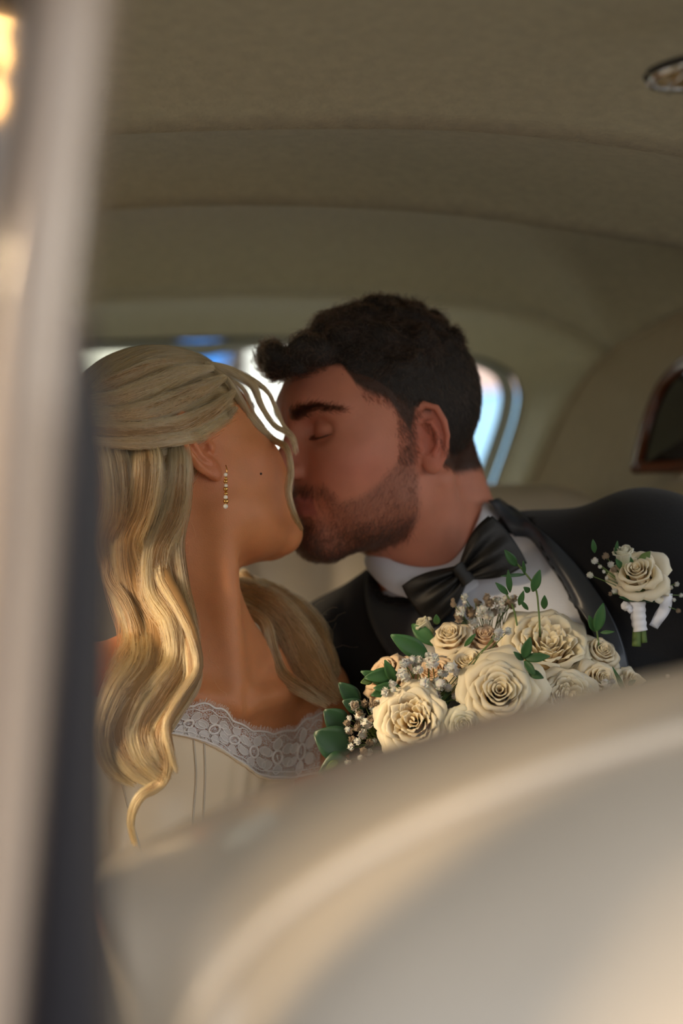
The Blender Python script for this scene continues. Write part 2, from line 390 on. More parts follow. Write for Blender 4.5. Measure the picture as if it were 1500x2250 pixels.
# interior lamp on the headliner
lamp = empty('ceiling_lamp', W(1520, 165, 1.03), 'oval chrome-rimmed interior lamp on the headliner, at the upper right', 'lamp', local=True)
lc = W(1522, 166, 1.035) - W(1520, 165, 1.03)
def oval(a, b, z, n=40, tw=-.10): t = np.linspace(0, 2 * math.pi, n); return np.stack([a * np.cos(t), b * np.sin(t), np.full(n, z) - tw * a * np.cos(t)], 1)
MB().tube(oval(.0265, .030, 0, 41), .0032, 10).obj('chrome_rim', M_chrome, lamp)
MB().tube(oval(.0300, .0335, .0035, 41), .0018, 8).obj('rim_gasket', M_rubber, lamp)
M_lens = mat('amber lens', sr(214, 178, 110), .15, trans=.5, spec=.6)
g = [oval(.0245 * s, .028 * s, -.004 * (1 - s * s) - .001, 36) for s in (.999, .8, .6, .4, .2, .02)]
MB().grid(np.array(g), False).obj('lamp_lens', M_lens, lamp)
for sx in (-1, 1): MB().tube(np.array([(sx * .010, -.025, -.006), (sx * .014, 0, -.008), (sx * .010, .025, -.006)]), .0013, 6).obj('chrome_rib', M_chrome, lamp)
# ---------------------------------------------------------------- rear seat
rs = empty('rear_seat', (0, 1.75, .32), 'cream leather rear bench the couple sit on', 'car seat')
X = np.linspace(-.70, .335, 150)
prof = [(2.02, -.16), (2.00, -.03), (1.95, .018), (1.89, .034), (1.83, .030), (1.785, .005), (1.765, -.05), (1.755, -.12), (1.75, -.22), (1.74, -.34), (1.73, -.46), (1.73, -.52)]
G = []
for k, (y, z) in enumerate(prof):
    row = []
    for x in X:
        e = max(0, (abs(x + .18) - .42) / .095); dz = -.045 * min(1, e) ** 2.2
        pl = .010 * abs(math.sin((x + .18) * math.pi / .085)) if 4 < k < 11 else 0
        row.append((x, y + pl * -1 + .010 * (k > 4) + .02 * min(1, e) ** 2, ZC + z + dz * (1 if k < 6 else .3)))
    G.append(row)
o = MB().grid(np.array(G)).obj('backrest', M_leather, rs)
MB().tube([(x, 1.781 + .02 * min(1, max(0, (abs(x + .18) - .42) / .095)) ** 2, ZC + .002 - .045 * min(1, max(0, (abs(x + .18) - .42) / .095)) ** 2.2) for x in X], .003, 6).obj('piping', M_leather, rs)
G = []
for y, z in [(1.74, .36), (1.74, .55), (1.70, .575), (1.55, .585), (1.38, .59), (1.27, .58), (1.235, .54), (1.23, .34)]: G.append([(x, y, z) for x in np.linspace(-.70, .50, 30)])
MB().grid(np.array(G)).obj('seat_cushion', M_leather, rs)
# side bolster beside the groom, at the right
sb = MB()
G = []
for t in np.linspace(0, 1, 24):
    c = cat_rom(rail([(1310, 1150, 1.98), (1335, 1098, 1.93), (1400, 1068, 1.86), (1480, 1052, 1.78), (1560, 1047, 1.72), (1620, 1052, 1.68)]), 24)[int(round(t * 23))]
    G.append([c + np.array([0, 0, -.30]) + (.0, 0, 0), c + np.array([-.012, -.02, -.20]), c + np.array([-.012, -.02, -.05]), c + np.array([-.008, -.016, -.012]), c, c + np.array([.02, .02, 0]), c + np.array([.05, .05, -.01])])
o = sb.grid(np.array(G)).obj('side_bolster', M_side, rs); 
# ---------------------------------------------------------------- front seat back, out of focus in the foreground
fs = empty('front_seat', (0.05, .75, .32), 'out-of-focus cream leather front seat back with piping, in the foreground', 'car seat')
T = cat_rom(rail([(214, 1990, .84), (216, 1912, .84), (300, 1862, .83), (450, 1787, .82), (600, 1732, .81), (700, 1697, .80), (850, 1652, .80), (1000, 1614, .80), (1250, 1556, .80), (1500, 1508, .80), (1900, 1440, .80), (2500, 1370, .80)]), 160)
Cc = cat_rom(rail([(380, 2700, .58), (385, 2450, .58), (440, 2230, .58), (560, 2062, .585), (700, 1947, .59), (900, 1828, .60), (1200, 1702, .61), (1500, 1612, .62), (1900, 1510, .63), (2500, 1420, .64)]), 160)
Lo = cat_rom(rail([(520, 3200, .545), (600, 3000, .54), (800, 2900, .53), (1100, 2800, .53), (1500, 2700, .53), (2000, 2600, .54), (2900, 2500, .55)]), 160)
out = norm(np.array([0, -.5, .86]))
rows = [T + np.array([.01, .05, -.34]), T + np.array([0, .03, -.10]), T + np.array([0, .012, -.02]), T]
for s in (.15, .32, .5, .68, .85, .96): rows.append(T * (1 - s) + Cc * s + out * .022 * math.sin(math.pi * s) ** .8)
rows.append(Cc)
MB().grid(np.array(rows)).obj('seat_edge', M_leatherF, fs)
rows = [Cc]
for s in (.03, .08, .18, .3, .45, .6, .8, 1): rows.append(Cc * (1 - s) + Lo * s + np.array([0, -.028, .006]) * (1 - (1 - min(1, s * 3)) ** 2) + np.array([0, -.01, 0]) * s)
MB().grid(np.array(rows)).obj('seat_panel', M_leatherF, fs)
MB().tube(Cc + np.array([0, -.004, .002]), .0042, 10).obj('piping', mat('piping leather', sr(226, 212, 192), .3, coat=.4), fs)
# ---------------------------------------------------------------- door pillar and rubber seal, out of focus at the left
def strip(name, rowsLR, y, depth, m, parent=None, round_=.5):
    R = np.array(rowsLR, dtype=float); t = np.linspace(R[0, 0], R[-1, 0], 60)
    Lx = np.interp(t, R[:, 0], R[:, 1]); Rx = np.interp(t, R[:, 0], R[:, 2]); G = []
    k = np.ones(9) / 9; Lx = np.convolve(np.pad(Lx, 4, 'edge'), k, 'valid'); Rx = np.convolve(np.pad(Rx, 4, 'edge'), k, 'valid')
    for r, l, q in zip(t, Lx, Rx):
        a = W(l, r, y); b = W(q, r, y); row = []
        for s in np.linspace(0, 1, 15):
            row.append(a * (1 - s) + b * s + np.array([0, -depth * (math.sin(math.pi * s) ** round_) * .35, 0]))
        row += [b + np.array([0, depth, 0]), a + np.array([0, depth, 0])]
        G.append(row)
    return MB().grid(np.array(G), True).obj(name, m, parent)
dp = empty('door_pillar', W(100, 1500, .46), 'out-of-focus cream painted door pillar running down the left edge', 'car pillar')
strip('painted_post', [(-900, 110, 320), (0, 62, 236), (300, 30, 188), (600, -40, 148), (900, -80, 122), (1100, -100, 114), (1600, -140, 78), (2250, -200, 20), (3000, -270, -40)], .44, .035, M_paint, dp, .4)
strip('black_trim', [(-900, 80, 110), (0, 36, 64), (300, 10, 32), (600, -60, -36), (2250, -230, -200)], .437, .03, M_rubber, dp)
strip('rubber_seal', [(680, 110, 150), (790, 100, 196), (900, 90, 216), (1100, 90, 220), (1500, 70, 216), (1900, 30, 214), (2250, -10, 226), (3000, -80, 240)], .47, .03, M_rubber, dp, .6)
strip('post_bead', [(-900, 120, 150), (0, 78, 104), (600, 10, 34), (1100, -30, -8), (1600, -70, -50), (2250, -130, -110)], .424, .012, M_paint, dp, .5)
strip('post_bead', [(-900, 190, 215), (0, 128, 148), (600, 70, 88), (1100, 30, 48), (1600, -10, 8), (2250, -60, -42)], .426, .01, M_paint, dp, .5)
# quarter-light glass left of the post; it mirrors the warm bulbs hung outside
qn = norm(np.array([-.60, -1.55, -.12])); qu = norm(np.cross(qn, [0, 0, 1])); qv = np.cross(qu, qn); qc = W(-40, 300, .452)
M_ql = mat('quarter light glass', sr(70, 46, 34), .04, spec=1.0, coat=1)
c4 = [qc + qu * a + qv * b for a, b in ((-.012, -.13), (.030, -.13), (.030, .16), (-.012, .16))]
if (c4[0] - c4[1])[0] > 0: pass
mesh_obj('quarter_glass', c4 + [c - qn * .004 for c in c4], [(0, 1, 2, 3), (7, 6, 5, 4), (0, 4, 5, 1), (1, 5, 6, 2), (2, 6, 7, 3), (3, 7, 4, 0)], M_ql, dp, False)
def mirror_at(px, py, dist):
    d = norm(W(px, py, 1) - np.array([0, 0, ZC])); t = ((qc - np.array([0, 0, ZC])) @ qn) / (d @ qn); p = np.array([0, 0, ZC]) + d * t
    return p + (d - 2 * (d @ qn) * qn) * dist
# ---------------------------------------------------------------- the street outside
M_road = mat('asphalt', sr(104, 100, 94), .9, noise=(6, .2), bump=(60, .5))
o = MB().box((-60, -40, -.12), (60, 60, 0)).obj('ground', M_road, smooth=False); tag(o, kind='structure')
def brick_mat(name, c1, c2, mort):
    m = bpy.data.materials.new(name); m.use_nodes = True; N = m.node_tree.nodes; L = m.node_tree.links
    t = N.new('ShaderNodeTexBrick'); t.inputs['Color1'].default_value = c1; t.inputs['Color2'].default_value = c2; t.inputs['Mortar'].default_value = mort
    t.inputs['Scale'].default_value = 1; t.inputs['Brick Width'].default_value = .23; t.inputs['Row Height'].default_value = .08; t.inputs['Mortar Size'].default_value = .01
    c = N.new('ShaderNodeTexCoord'); mp = N.new('ShaderNodeMapping'); mp.inputs['Rotation'].default_value = (math.pi / 2, 0, 0)
    L.new(c.outputs['Object'], mp.inputs[0]); L.new(mp.outputs[0], t.inputs['Vector']); L.new(t.outputs['Color'], N['Principled BSDF'].inputs['Base Color'])
    N['Principled BSDF'].inputs['Roughness'].default_value = .85; return m
M_brick = brick_mat('red brick', sr(172, 100, 74), sr(150, 84, 62), sr(190, 176, 160))
M_cream = mat('pale render', sr(226, 226, 214), .9, noise=(2, .05)); M_pink = mat('pink render', sr(214, 186, 184), .9, noise=(2, .05))
M_white = mat('white paint', sr(236, 236, 232), .5); M_slate = mat('slate', sr(90, 92, 100), .7); M_winG = mat('far glass', sr(70, 84, 96), .08, spec=.8)
def house(name, x0, x1, y0, y1, h, m, label, ry=0):
    e = empty(name, ((x0 + x1) / 2, (y0 + y1) / 2, 0), label, 'building', local=True); cx, cy = (x0 + x1) / 2, (y0 + y1) / 2
    w, d = (x1 - x0) / 2, (y1 - y0) / 2
    MB().box((-w, -d, 0), (w, d, h)).obj('wall', m, e, False)
    MB().add([(-w - .3, -d - .3, h), (w + .3, -d - .3, h), (w + .3, d + .3, h), (-w - .3, d + .3, h), (-w - .3, 0, h + 2), (w + .3, 0, h + 2)], [(0, 1, 5, 4), (2, 3, 4, 5), (0, 4, 3), (1, 2, 5), (0, 3, 2, 1)]).obj('roof', M_slate, e, False)
    n = max(2, int(w * 2 / 2.4)); face = -1 if cy > 0 else 1
    for fl in range(int(h // 2.9)):
        for i in range(n):
            x = -w + (i + .5) * 2 * w / n; z = .9 + fl * 2.9; y = face * d
            f = MB()
            for a, b_ in (((x - .55, z), (x - .47, z + 1.5)), ((x + .47, z), (x + .55, z + 1.5)), ((x - .55, z + 1.42), (x + .55, z + 1.5)), ((x - .6, z - .06), (x + .6, z + .04)), ((x - .03, z), (x + .03, z + 1.5))):
                f.box((a[0], y - .06, a[1]), (b_[0], y + .06, b_[1]))
            wf = f.obj('window', M_white, e, False)
            MB().box((x - .5, y - .02, z), (x + .5, y + .02, z + 1.45)).obj('pane', M_winG, wf, False)
    if ry: e.rotation_euler[2] = ry
    return e
house('pale_house', -9.5, -1.4, 17, 24, 6.2, M_cream, 'pale rendered house seen blurred through the rear window, left of the blue sign')
house('pink_house', -.6, 7.5, 18, 25, 6.0, M_pink, 'pinkish house seen blurred through the rear window behind the groom')
house('brick_house', -12, 3, -34, -26, 7, M_brick, 'red brick house across the street, behind the camera')
house('brick_house', -34, -28, -2, 8, 7, M_brick, 'red brick house beside the road, left of the car')
# blue sign
sg = empty('street_sign', (-.92, 9.8, 0), 'blurred blue round sign seen above the bride\'s hair through the rear window', 'sign', local=True)
M_blue = mat('sign blue', sr(52, 128, 220), .5)
MB().tube([(0, 0, 0), (0, 0, 2.6)], .03, 10).obj('post', M_slate, sg)
t = np.linspace(0, 2 * math.pi, 32, endpoint=False)
V = np.concatenate([np.stack([.21 * np.cos(t), np.full(32, -.045), 2.17 + .21 * np.sin(t)], 1), np.stack([.21 * np.cos(t), np.full(32, -.03), 2.17 + .21 * np.sin(t)], 1)])
o = mesh_obj('sign_face', V, [tuple(range(32))] + [tuple(range(63, 31, -1))] + [(i, (i + 1) % 32, 32 + (i + 1) % 32, 32 + i) for i in range(32)], M_blue, sg, False)
# parked blue car
M_cb = mat('blue car paint', sr(40, 112, 190), .25, coat=1); M_tyre = mat('tyre', sr(20, 20, 20), .8)
cr_ = empty('parked_car', (1.00, 6.3, 0), 'blurred blue car parked behind, seen through the rear window right of the groom', 'car', local=True)
st = [(-2.1, .35, .55, .74), (-2.05, .30, .80, .78), (-1.2, .25, .95, .84), (-.9, .25, .98, .85), (-.2, .25, 1.45, .66), (.9, .25, 1.48, .66), (1.6, .25, 1.10, .82), (2.05, .3, .95, .80), (2.1, .35, .6, .74)]
def car_ring(y, z0, z1, w):
    wb = min(.85, w + .12) if z1 > 1.0 else w
    zb = min(z1, .93)
    return [(-wb, y, z0), (-wb - .03, y, (z0 + zb) / 2), (-wb, y, zb), (-w, y, max(zb, z1 - .06)), (-w * .7, y, z1), (0, y, z1 + .02), (w * .7, y, z1), (w, y, max(zb, z1 - .06)), (wb, y, zb), (wb + .03, y, (z0 + zb) / 2), (wb, y, z0)]
G = np.array([car_ring(*s) for s in st]); ob = MB().grid(G).add(G[0], [tuple(range(11))]).add(G[-1], [tuple(range(11))[::-1]]).obj('body', M_cb, cr_)
cr_.scale = (1, 1, 1.12)
M_cw = mat('car window', sr(150, 180, 200), .04, metal=.6)
def quad(n, a, b, c, d, m): a, b, c, d = map(np.array, (a, b, c, d)); nn = norm(np.cross(b - a, d - a)) * .012; return MB().add([a + nn, b + nn, c + nn, d + nn, a - nn, b - nn, c - nn, d - nn], [(0, 1, 2, 3), (7, 6, 5, 4), (0, 4, 5, 1), (1, 5, 6, 2), (2, 6, 7, 3), (3, 7, 4, 0)]).obj(n, m, cr_, False)
quad('windscreen', (-.74, -.88, 1.0), (.74, -.88, 1.0), (.56, -.26, 1.42), (-.56, -.26, 1.42), M_cw)
quad('rear_screen', (-.70, 1.58, 1.14), (.70, 1.58, 1.14), (.55, .95, 1.44), (-.55, .95, 1.44), M_cw)
for sx in (-1, 1):
    quad('side_window', (sx * .86, -.7, .97), (sx * .86, 1.3, .99), (sx * .68, .9, 1.38), (sx * .68, -.2, 1.38), M_cw)
    o = MB(); t = np.linspace(0, 2 * math.pi, 24)
    for y in (-1.35, 1.35):
        w_ = MB().tube(np.stack([np.full(24, sx * .78), y + .25 * np.cos(t), .32 + .25 * np.sin(t)], 1), .08, 10).obj('wheel', M_tyre, cr_)
        MB().tube([(sx * .74, y, .32), (sx * .84, y, .32)], .17, 20).obj('hub_cap', M_chrome, w_)
    MB().tube([(sx * .55, -2.1, .68), (sx * .55, -2.14, .68)], .11, 20).obj('headlamp', M_white, cr_)
# warm shop lamps left of the pillar
M_em = bpy.data.materials.new('lamp glow'); M_em.use_nodes = True; b = M_em.node_tree.nodes['Principled BSDF']; b.inputs['Emission Color'].default_value = (1, .52, .16, 1); b.inputs['Emission Strength'].default_value = 14
for i, (px, py, yy, lab) in enumerate([(12, 30, 6.0, 'the highest one'), (14, 118, 6.2, 'the middle one'), (6, 215, 6.0, 'the lowest one')]):
    l = empty('festoon_lamp', mirror_at(px, py, yy - 2), 'warm outdoor bulb mirrored at the upper left edge, %s' % lab, 'lamp', 'bulbs hanging outside', local=True)
    MB().tube([(0, 0, -.06), (0, 0, -.035), (0, 0, 0), (0, 0, .035), (0, 0, .05)], [.01, .035, .045, .03, .015], 14).obj('bulb', M_em, l)
    MB().tube([(0, 0, .05), (0, 0, .09)], .018, 10).obj('socket', M_rubber, l); MB().tube([(0, 0, .09), (0, 0, .13)], .003, 6).obj('cord', M_rubber, l)
# ---------------------------------------------------------------- the human head, in its own frame: x to its left, y forward, z up, origin between the ear canals
def head_sdf(p, male=True):
    x = np.abs(p[:, 0]); q = p.copy(); q[:, 0] = x
    m = 1.0 if male else 0.0
    d = ell(p, (0, -.004, .045), (.0755, .099, .087))
    d = smin(d, ell(p, (0, .034, .052), (.060, .061, .056)), .02)
    d = smin(d, ell(q, (.030, .020, .030), (.042, .055, .060)), .02)           # temples
    d = smin(d, ell(p, (0, .046, -.018), (.053, .049, .062)), .02)             # mid face
    d = smin(d, cone(q, (.050, .004, -.010), (.044 + .004 * m, .012, -.050), .017, .014 + .002 * m), .025)
    d = smin(d, cone(q, (.043 + .004 * m, .012, -.052), (.014, .074, -.084), .013 + .002 * m, .015), .025)
    d = smin(d, ell(q, (.036, .034, -.034), (.024, .036, .040)), .03)          # masseter and cheek
    d = smin(d, ell(p, (0, .040, -.062), (.044, .046, .030)), .025)
    d = smin(d, ell(p, (0, .080, -.082), (.021 + .002 * m, .019, .017)), .020)   # chin
    d = smin(d, ell(q, (.042, .054, -.004), (.022, .026, .018), rotm(0, 0, -28)), .028)   # cheek bones
    d = smin(d, ell(q, (.032, .066, -.026), (.023, .021, .027)), .024)          # cheek pads
    br = .0085 + .0015 * m
    d = smin(d, chain(q, [(.006, .089, .042), (.026, .087, .047), (.048, .066, .043)], [br, br, br * .8]), .020)
    # orbits, then the lids
    d = smax(d, -ell(q, (.0345, .0985, .0235), (.0200, .0240, .0120), rotm(0, 0, -16)), .011)
    lid = ell(q, (.0320, .0725, .0225), (.0155, .0145, .0135))
    lid = smax(lid, -chain(q, [(.0185, .0822, .0265), (.025, .0866, .0305), (.034, .0860, .0312), (.0455, .0770, .0265)], [.0009] * 4), .0026)
    lid = smax(lid, -chain(q, [(.0185, .0822, .0195), (.025, .0868, .0160), (.034, .0868, .0152), (.0475, .0765, .0185)], [.0008] * 4), .0020)
    d = smin(d, lid, .0035)
    # nose
    d = smin(d, chain(p, [(0, .086, .036), (0, .0975, .018), (0, .1115, -.006)], [.0085, .0078, .0085]), .011)
    d = smin(d, chain(p, [(0, .078, .020), (0, .090, -.010)], [.012, .0155]), .012)
    d = smin(d, ell(p, (0, .1145, -.0105), (.0098, .0095, .0085)), .006)
    d = smin(d, ell(q, (.0118, .1035, -.0150), (.0068, .0100, .0072)), .0045)
    d = smax(d, -ell(q, (.0062, .1080, -.0225), (.0034, .0062, .0052), rotm(-20, 0, 0)), .0025)
    # muzzle and lips
    d = smin(d, ell(p, (0, .074, -.045), (.031, .0255, .024)), .012)
    d = smax(d, -chain(p, [(0, .1065, -.026), (0, .1045, -.036)], [.0022, .0028]), .004)
    up = chain(q, [(0, .0985, -.0432), (.006, .0990, -.0418), (.015, .0940, -.0445), (.0245, .0850, -.0482)], [.0050, .0052, .0042, .0022])
    lo = chain(q, [(0, .0965, -.0545), (.009, .0945, -.0545), (.017, .0895, -.0520), (.0245, .0845, -.0490)], [.0062, .0060, .0045, .0022])
    d = smin(d, smin(up, lo, .0015), .004)
    sl = chain(q, [(0, .1060, -.0487), (.010, .1020, -.0485), (.018, .0950, -.0487), (.0275, .0850, -.0495)], [.0007] * 4)
    d = smax(d, -sl, .0020)
    d = smax(d, -chain(q, [(0, .1020, -.0665), (.012, .0985, -.0660)], [.0030, .0020]), .010)      # under the lower lip
    # ear: a thin plate hinged at the side of the head, with helix, antihelix, concha, tragus and lobe
    es = 1.0 if male else 1.08
    e = (q - V3(.0735 if male else .0765, -.008 if male else -.012, .004 if male else .022)) @ rotm(-12 if male else 3, 0, 24 if male else 16) / es
    # ear frame: x out, y forward, z up
    pl = ell(e, (.001, -.006, .003), (.0042, .0150, .0285))
    pl = smin(pl, ell(e, (.001, .002, -.023), (.0042, .0085, .0105)), .006)     # lobe
    pl = smax(pl, -ell(e, (.0070, .001, -.001), (.0062, .0085, .0125)), .004)    # concha
    pl = smax(pl, -ell(e, (.0058, -.004, .021), (.0030, .0075, .0060)), .003)
    hel = chain(e, [(.003, .007, .008), (.004, .008, .018), (.005, .004, .028), (.006, -.007, .0325), (.0065, -.017, .026), (.0062, -.0205, .012), (.005, -.0195, -.002), (.0035, -.014, -.014), (.002, -.006, -.024)],
                [.0022, .0026, .0028, .0030, .0031, .0030, .0026, .0023, .0024])
    pl = smin(pl, hel, .0022)
    ant = chain(e, [(.0045, .002, .0175), (.0062, -.0085, .0150), (.0066, -.0110, .004), (.0055, -.0085, -.008), (.0045, -.002, -.0145)], [.0019, .0024, .0026, .0024, .0026])
    pl = smin(pl, ant, .0022)
    pl = smin(pl, ell(e, (.0035, .0098, -.0025), (.0034, .0038, .0062)), .003)   # tragus
    pl = smax(pl, -ell(e, (.001, .0045, -.0015), (.0060, .0030, .0038)), .002)   # canal
    d = smin(d, pl * es, .004)
    return d
# ---------------------------------------------------------------- the couple: skin
def frame(fwd, pitch=0, roll=0):
    """columns: the person's left, forward, up, in world axes. pitch up +, roll towards own left +"""
    f = norm(np.array([fwd[0], fwd[1], 0])); u = np.array([0, 0, 1.0]); l = np.cross(u, f)
    a = math.radians(pitch); f2 = f * math.cos(a) + u * math.sin(a); u2 = u * math.cos(a) - f * math.sin(a)
    b = math.radians(roll); l3 = l * math.cos(b) - u2 * math.sin(b); u3 = u2 * math.cos(b) + l * math.sin(b)
    return np.stack([-l3, f2, u3], 1) * np.array([-1, 1, 1])          # x axis = person's left
def deg(a): return math.cos(math.radians(a)), math.sin(math.radians(a))
GH = np.array([.040, 1.475, ZC + .061]); GR = frame((-deg(26)[0], -deg(26)[1]), -6, 0); GS = .955
BH = np.array([-.141, 1.378, ZC + .021]); BR = frame(deg(40), 20, 17); BS = .905
def to_local(P, C, R, s): return ((P - C.astype(F)) @ R.astype(F)) / s
def to_world(P, C, R, s): return C + (np.asarray(P) * s) @ R.T
# main body points, world
gSL = np.array([.288, 1.450, ZC - .048]); gSR = np.array([-.005, 1.565, ZC - .158]); gN0 = np.array([.058, 1.490, ZC + .005]); gN1 = np.array([.100, 1.508, ZC - .060]); gHip = np.array([.25, 1.575, ZC - .52])
gC = (gSL + gSR) / 2
gu = norm(gSL - gSR); gv = norm(gC - gHip); gv = norm(gv - gu * (gv @ gu)); gw = np.cross(gu, gv); gw = gw if gw[1] < 0 else -gw     # gw: out of the chest
gT = np.stack([gu, gv, gw], 1)
bSR = np.array([-.214, 1.290, ZC - .155]); bSL = np.array([-.038, 1.455, ZC - .172]); bN0 = np.array([-.148, 1.368, ZC - .010]); bN1 = np.array([-.127, 1.378, ZC - .115]); bHip = np.array([-.16, 1.50, ZC - .53])
bC = (bSR + bSL) / 2
bu = norm(bSL - bSR); bv = norm(bC - bHip); bv = norm(bv - bu * (bv @ bu)); bw = np.cross(bu, bv); bw = bw if bw[1] < 0 else -bw
bT = np.stack([bu, bv, bw], 1)
def gl_(a, b, c): return gC + gu * a + gv * b + gw * c               # a across, b up, c forward
def bl_(a, b, c): return bC + bu * a + bv * b + bw * c
def torso_g(p, g=0.0):
    q = ((p - gC.astype(F)) @ gT.astype(F))
    d = ell(q, (0, -.10, .005), (.168, .175, .112))
    d = smin(d, ell(q, (0, -.34, .0), (.150, .20, .115)), .06)
    d = smin(d, ell(q, (.07, -.075, .055), (.075, .065, .055)), .05); d = smin(d, ell(q, (-.07, -.075, .055), (.075, .065, .055)), .05)
    d = smin(d, cone(q, (-.155, -.012, -.005), (.155, -.012, -.005), .052, .052), .05)
    return d
gElb = np.array([.425, 1.40, ZC - .30]); gHand = np.array([.25, 1.24, ZC - .45]); gElbR = np.array([.02, 1.50, ZC - .42]); gHandR = np.array([.10, 1.30, ZC - .50])
def arms_g(p, r=1.0):
    a = chain(p, [gSL, (gSL + gElb) / 2 + np.array([.012, 0, .01]), gElb, gHand], [.056 * r, .051 * r, .044 * r, .031 * r], .02)
    b = chain(p, [gSR, gElbR, gHandR], [.054 * r, .045 * r, .031 * r], .02)
    return np.minimum(a, b)
def near_head(p, C, R, s, male):
    q = to_local(p, C, R, s); d = ell(q, (0, 0, .02), (.10, .13, .13)) + .02
    m = d < .045
    if m.any(): d[m] = head_sdf(q[m], male)
    return d * s
def skin_g(p):
    d = near_head(p, GH, GR, GS, True)
    k = cone(p, gN0, gN1, .052, .055)
    back = to_world((0, -.075, -.02), GH, GR, GS); k = smin(k, cone(p, back, gN1 + np.array([.035, .03, -.01]), .026, .040), .03)
    mast = to_world((.062, -.018, -.035), GH, GR, GS); st = gl_(-.012, .005, .085)
    k = smin(k, cone(p, mast + np.array([.006, .014, 0]), gN1 + np.array([-.02, -.02, -.03]), .013, .010), .03)
    d = smin(d, k, .020)
    d = smin(d, smin(cone(p, gN1 + np.array([.02, .02, -.04]), gSL, .04, .03), cone(p, gN1 + np.array([-.02, .02, -.04]), gSR, .04, .03), .02), .04)
    d = smin(d, torso_g(p) + .012, .03)
    d = smin(d, smin(arms_g(p, .72), hand_sdf(p, gHand, norm(gHand - gElb), np.array([0, -.3, .95])), .012), .02)
    return d
def hand_sdf(p, wrist, fwd, up):
    """a gently closed hand: palm, four fingers and a thumb from its side"""
    f = norm(fwd); s = norm(np.cross(f, up)); u = np.cross(s, f); R = np.stack([s, f, u], 1).astype(F); q = (p - wrist.astype(F)) @ R
    d = ell(q, (0, .050, 0), (.038, .055, .016))
    d = smin(d, cone(q, (0, -.02, 0), (0, .02, 0), .026, .024), .02)
    for i, (x, L) in enumerate(((-.029, .82), (-.010, 1.0), (.010, .94), (.028, .74))):
        a = (x, .088, 0); b_ = (x * 1.08, .088 + .036 * L, -.014); c_ = (x * 1.05, .088 + .044 * L, -.040 * L); e = (x, .088 + .026 * L, -.056 * L)
        d = smin(d, chain(q, [a, b_, c_, e], [.0088, .0082, .0074, .0066], .002), .004)
    d = smin(d, chain(q, [(-.030, .025, -.004), (-.050, .052, -.014), (-.046, .080, -.030), (-.034, .096, -.040)], [.013, .0105, .0092, .0078], .003), .008)
    return d
bElb = np.array([-.245, 1.22, ZC - .39]); bHand = np.array([-.02, 1.14, ZC - .385]); bElbL = np.array([-.005, 1.36, ZC - .42]); bHandL = np.array([.06, 1.19, ZC - .38])
def skin_b(p):
    d = near_head(p, BH, BR, BS, False)
    k = cone(p, bN0, bN1, .047, .046)
    back = to_world((0, -.070, -.03), BH, BR, BS); k = smin(k, cone(p, back, bN1 + np.array([-.03, .02, 0]), .020, .034), .03)
    mast = to_world((-.060, -.012, -.035), BH, BR, BS); notch = bl_(-.004, .022, .050)
    k = smin(k, cone(p, mast + np.array([.004, .008, 0]), notch, .0085, .007), .032)
    d = smin(d, k, .016)
    q = ((p - bC.astype(F)) @ bT.astype(F))
    t = ell(q, (0, -.105, -.005), (.132, .160, .085))
    t = smin(t, ell(q, (0, -.35, -.005), (.125, .17, .09)), .05)
    t = smin(t, ell(q, (.062, -.135, .055), (.055, .058, .048)), .03); t = smin(t, ell(q, (-.062, -.135, .055), (.055, .058, .048)), .03)
    t = smin(t, cone(q, (-.135, 0, -.005), (.135, 0, -.005), .036, .036), .04)
    t = smin(t, cone(p, bN1, bSL, .034, .026), .03); t = smin(t, cone(p, bN1, bSR, .034, .026), .03)
    cl = np.minimum(chain(q, [(-.006, +.018, .056), (-.055, .022, .046), (-.115, .018, .014)], [.0075, .0065, .0065]), chain(q, [(.006, +.018, .056), (.055, .022, .046), (.115, .018, .014)], [.0075, .0065, .0065]))
    t = smin(t, cl, .020)
    t = smax(t, -ell(q, (0, .032, .062), (.011, .013, .011)), .010)
    d = smin(d, t, .022)
    a = chain(p, [bSR, (bSR + bElb) / 2, bElb, bHand], [.041, .037, .031, .022], .015)
    b = chain(p, [bSL, bElbL, bHandL], [.040, .031, .022], .015)
    d = smin(d, a, .02); d = smin(d, b, .02)
    d = smin(d, hand_sdf(p, bHand, norm(bHand - bElb), np.array([-.2, -.5, .8])), .012)
    d = smin(d, hand_sdf(p, bHandL, norm(np.array([-.4, -.7, .1])), np.array([.3, 0, .95])), .012)
    return d
def skin_colour(V, C, R, s, base, lips, red, male):
    P = to_local(V.astype(F), C, R, s); x = np.abs(P[:, 0]); y = P[:, 1]; z = P[:, 2]
    col = np.tile(np.array(base[:3]), (len(V), 1))
    def blob(c, r): return np.exp(-(((x - c[0]) / r[0]) ** 2 + ((y - c[1]) / r[1]) ** 2 + ((z - c[2]) / r[2]) ** 2))
    rd = .55 * blob((.052, .055, -.012), (.024, .03, .022)) + .6 * blob((0, .112, -.012), (.012, .02, .012)) + .75 * blob((.082, -.01, .004), (.018, .022, .034)) + .25 * blob((.02, .088, .06), (.03, .03, .02))
    rd = np.clip(rd, 0, 1)[:, None]
    col = col * (1 - rd) + np.array(red[:3]) * rd
    lp = np.clip(2.2 * np.exp(-((z + .0485) / .0085) ** 4) * (x < .026) * np.clip((y - (.0930 - (x / .026) ** 2 * .010)) / .002, 0, 1), 0, 1)[:, None]
    col = col * (1 - lp) + np.array(lips[:3]) * lp
    if male:
        d = beard_mask(P)[:, None] * .38
        col = col * (1 - d) + np.array(sr(48, 30, 26)[:3]) * d
        h = scalp_mask(P)[:, None] * .93
        col = col * (1 - h) + np.array(sr(30, 20, 16)[:3]) * h
    return col
def sstep(a, b, x): t = np.clip((x - a) / (b - a), 0, 1); return t * t * (3 - 2 * t)
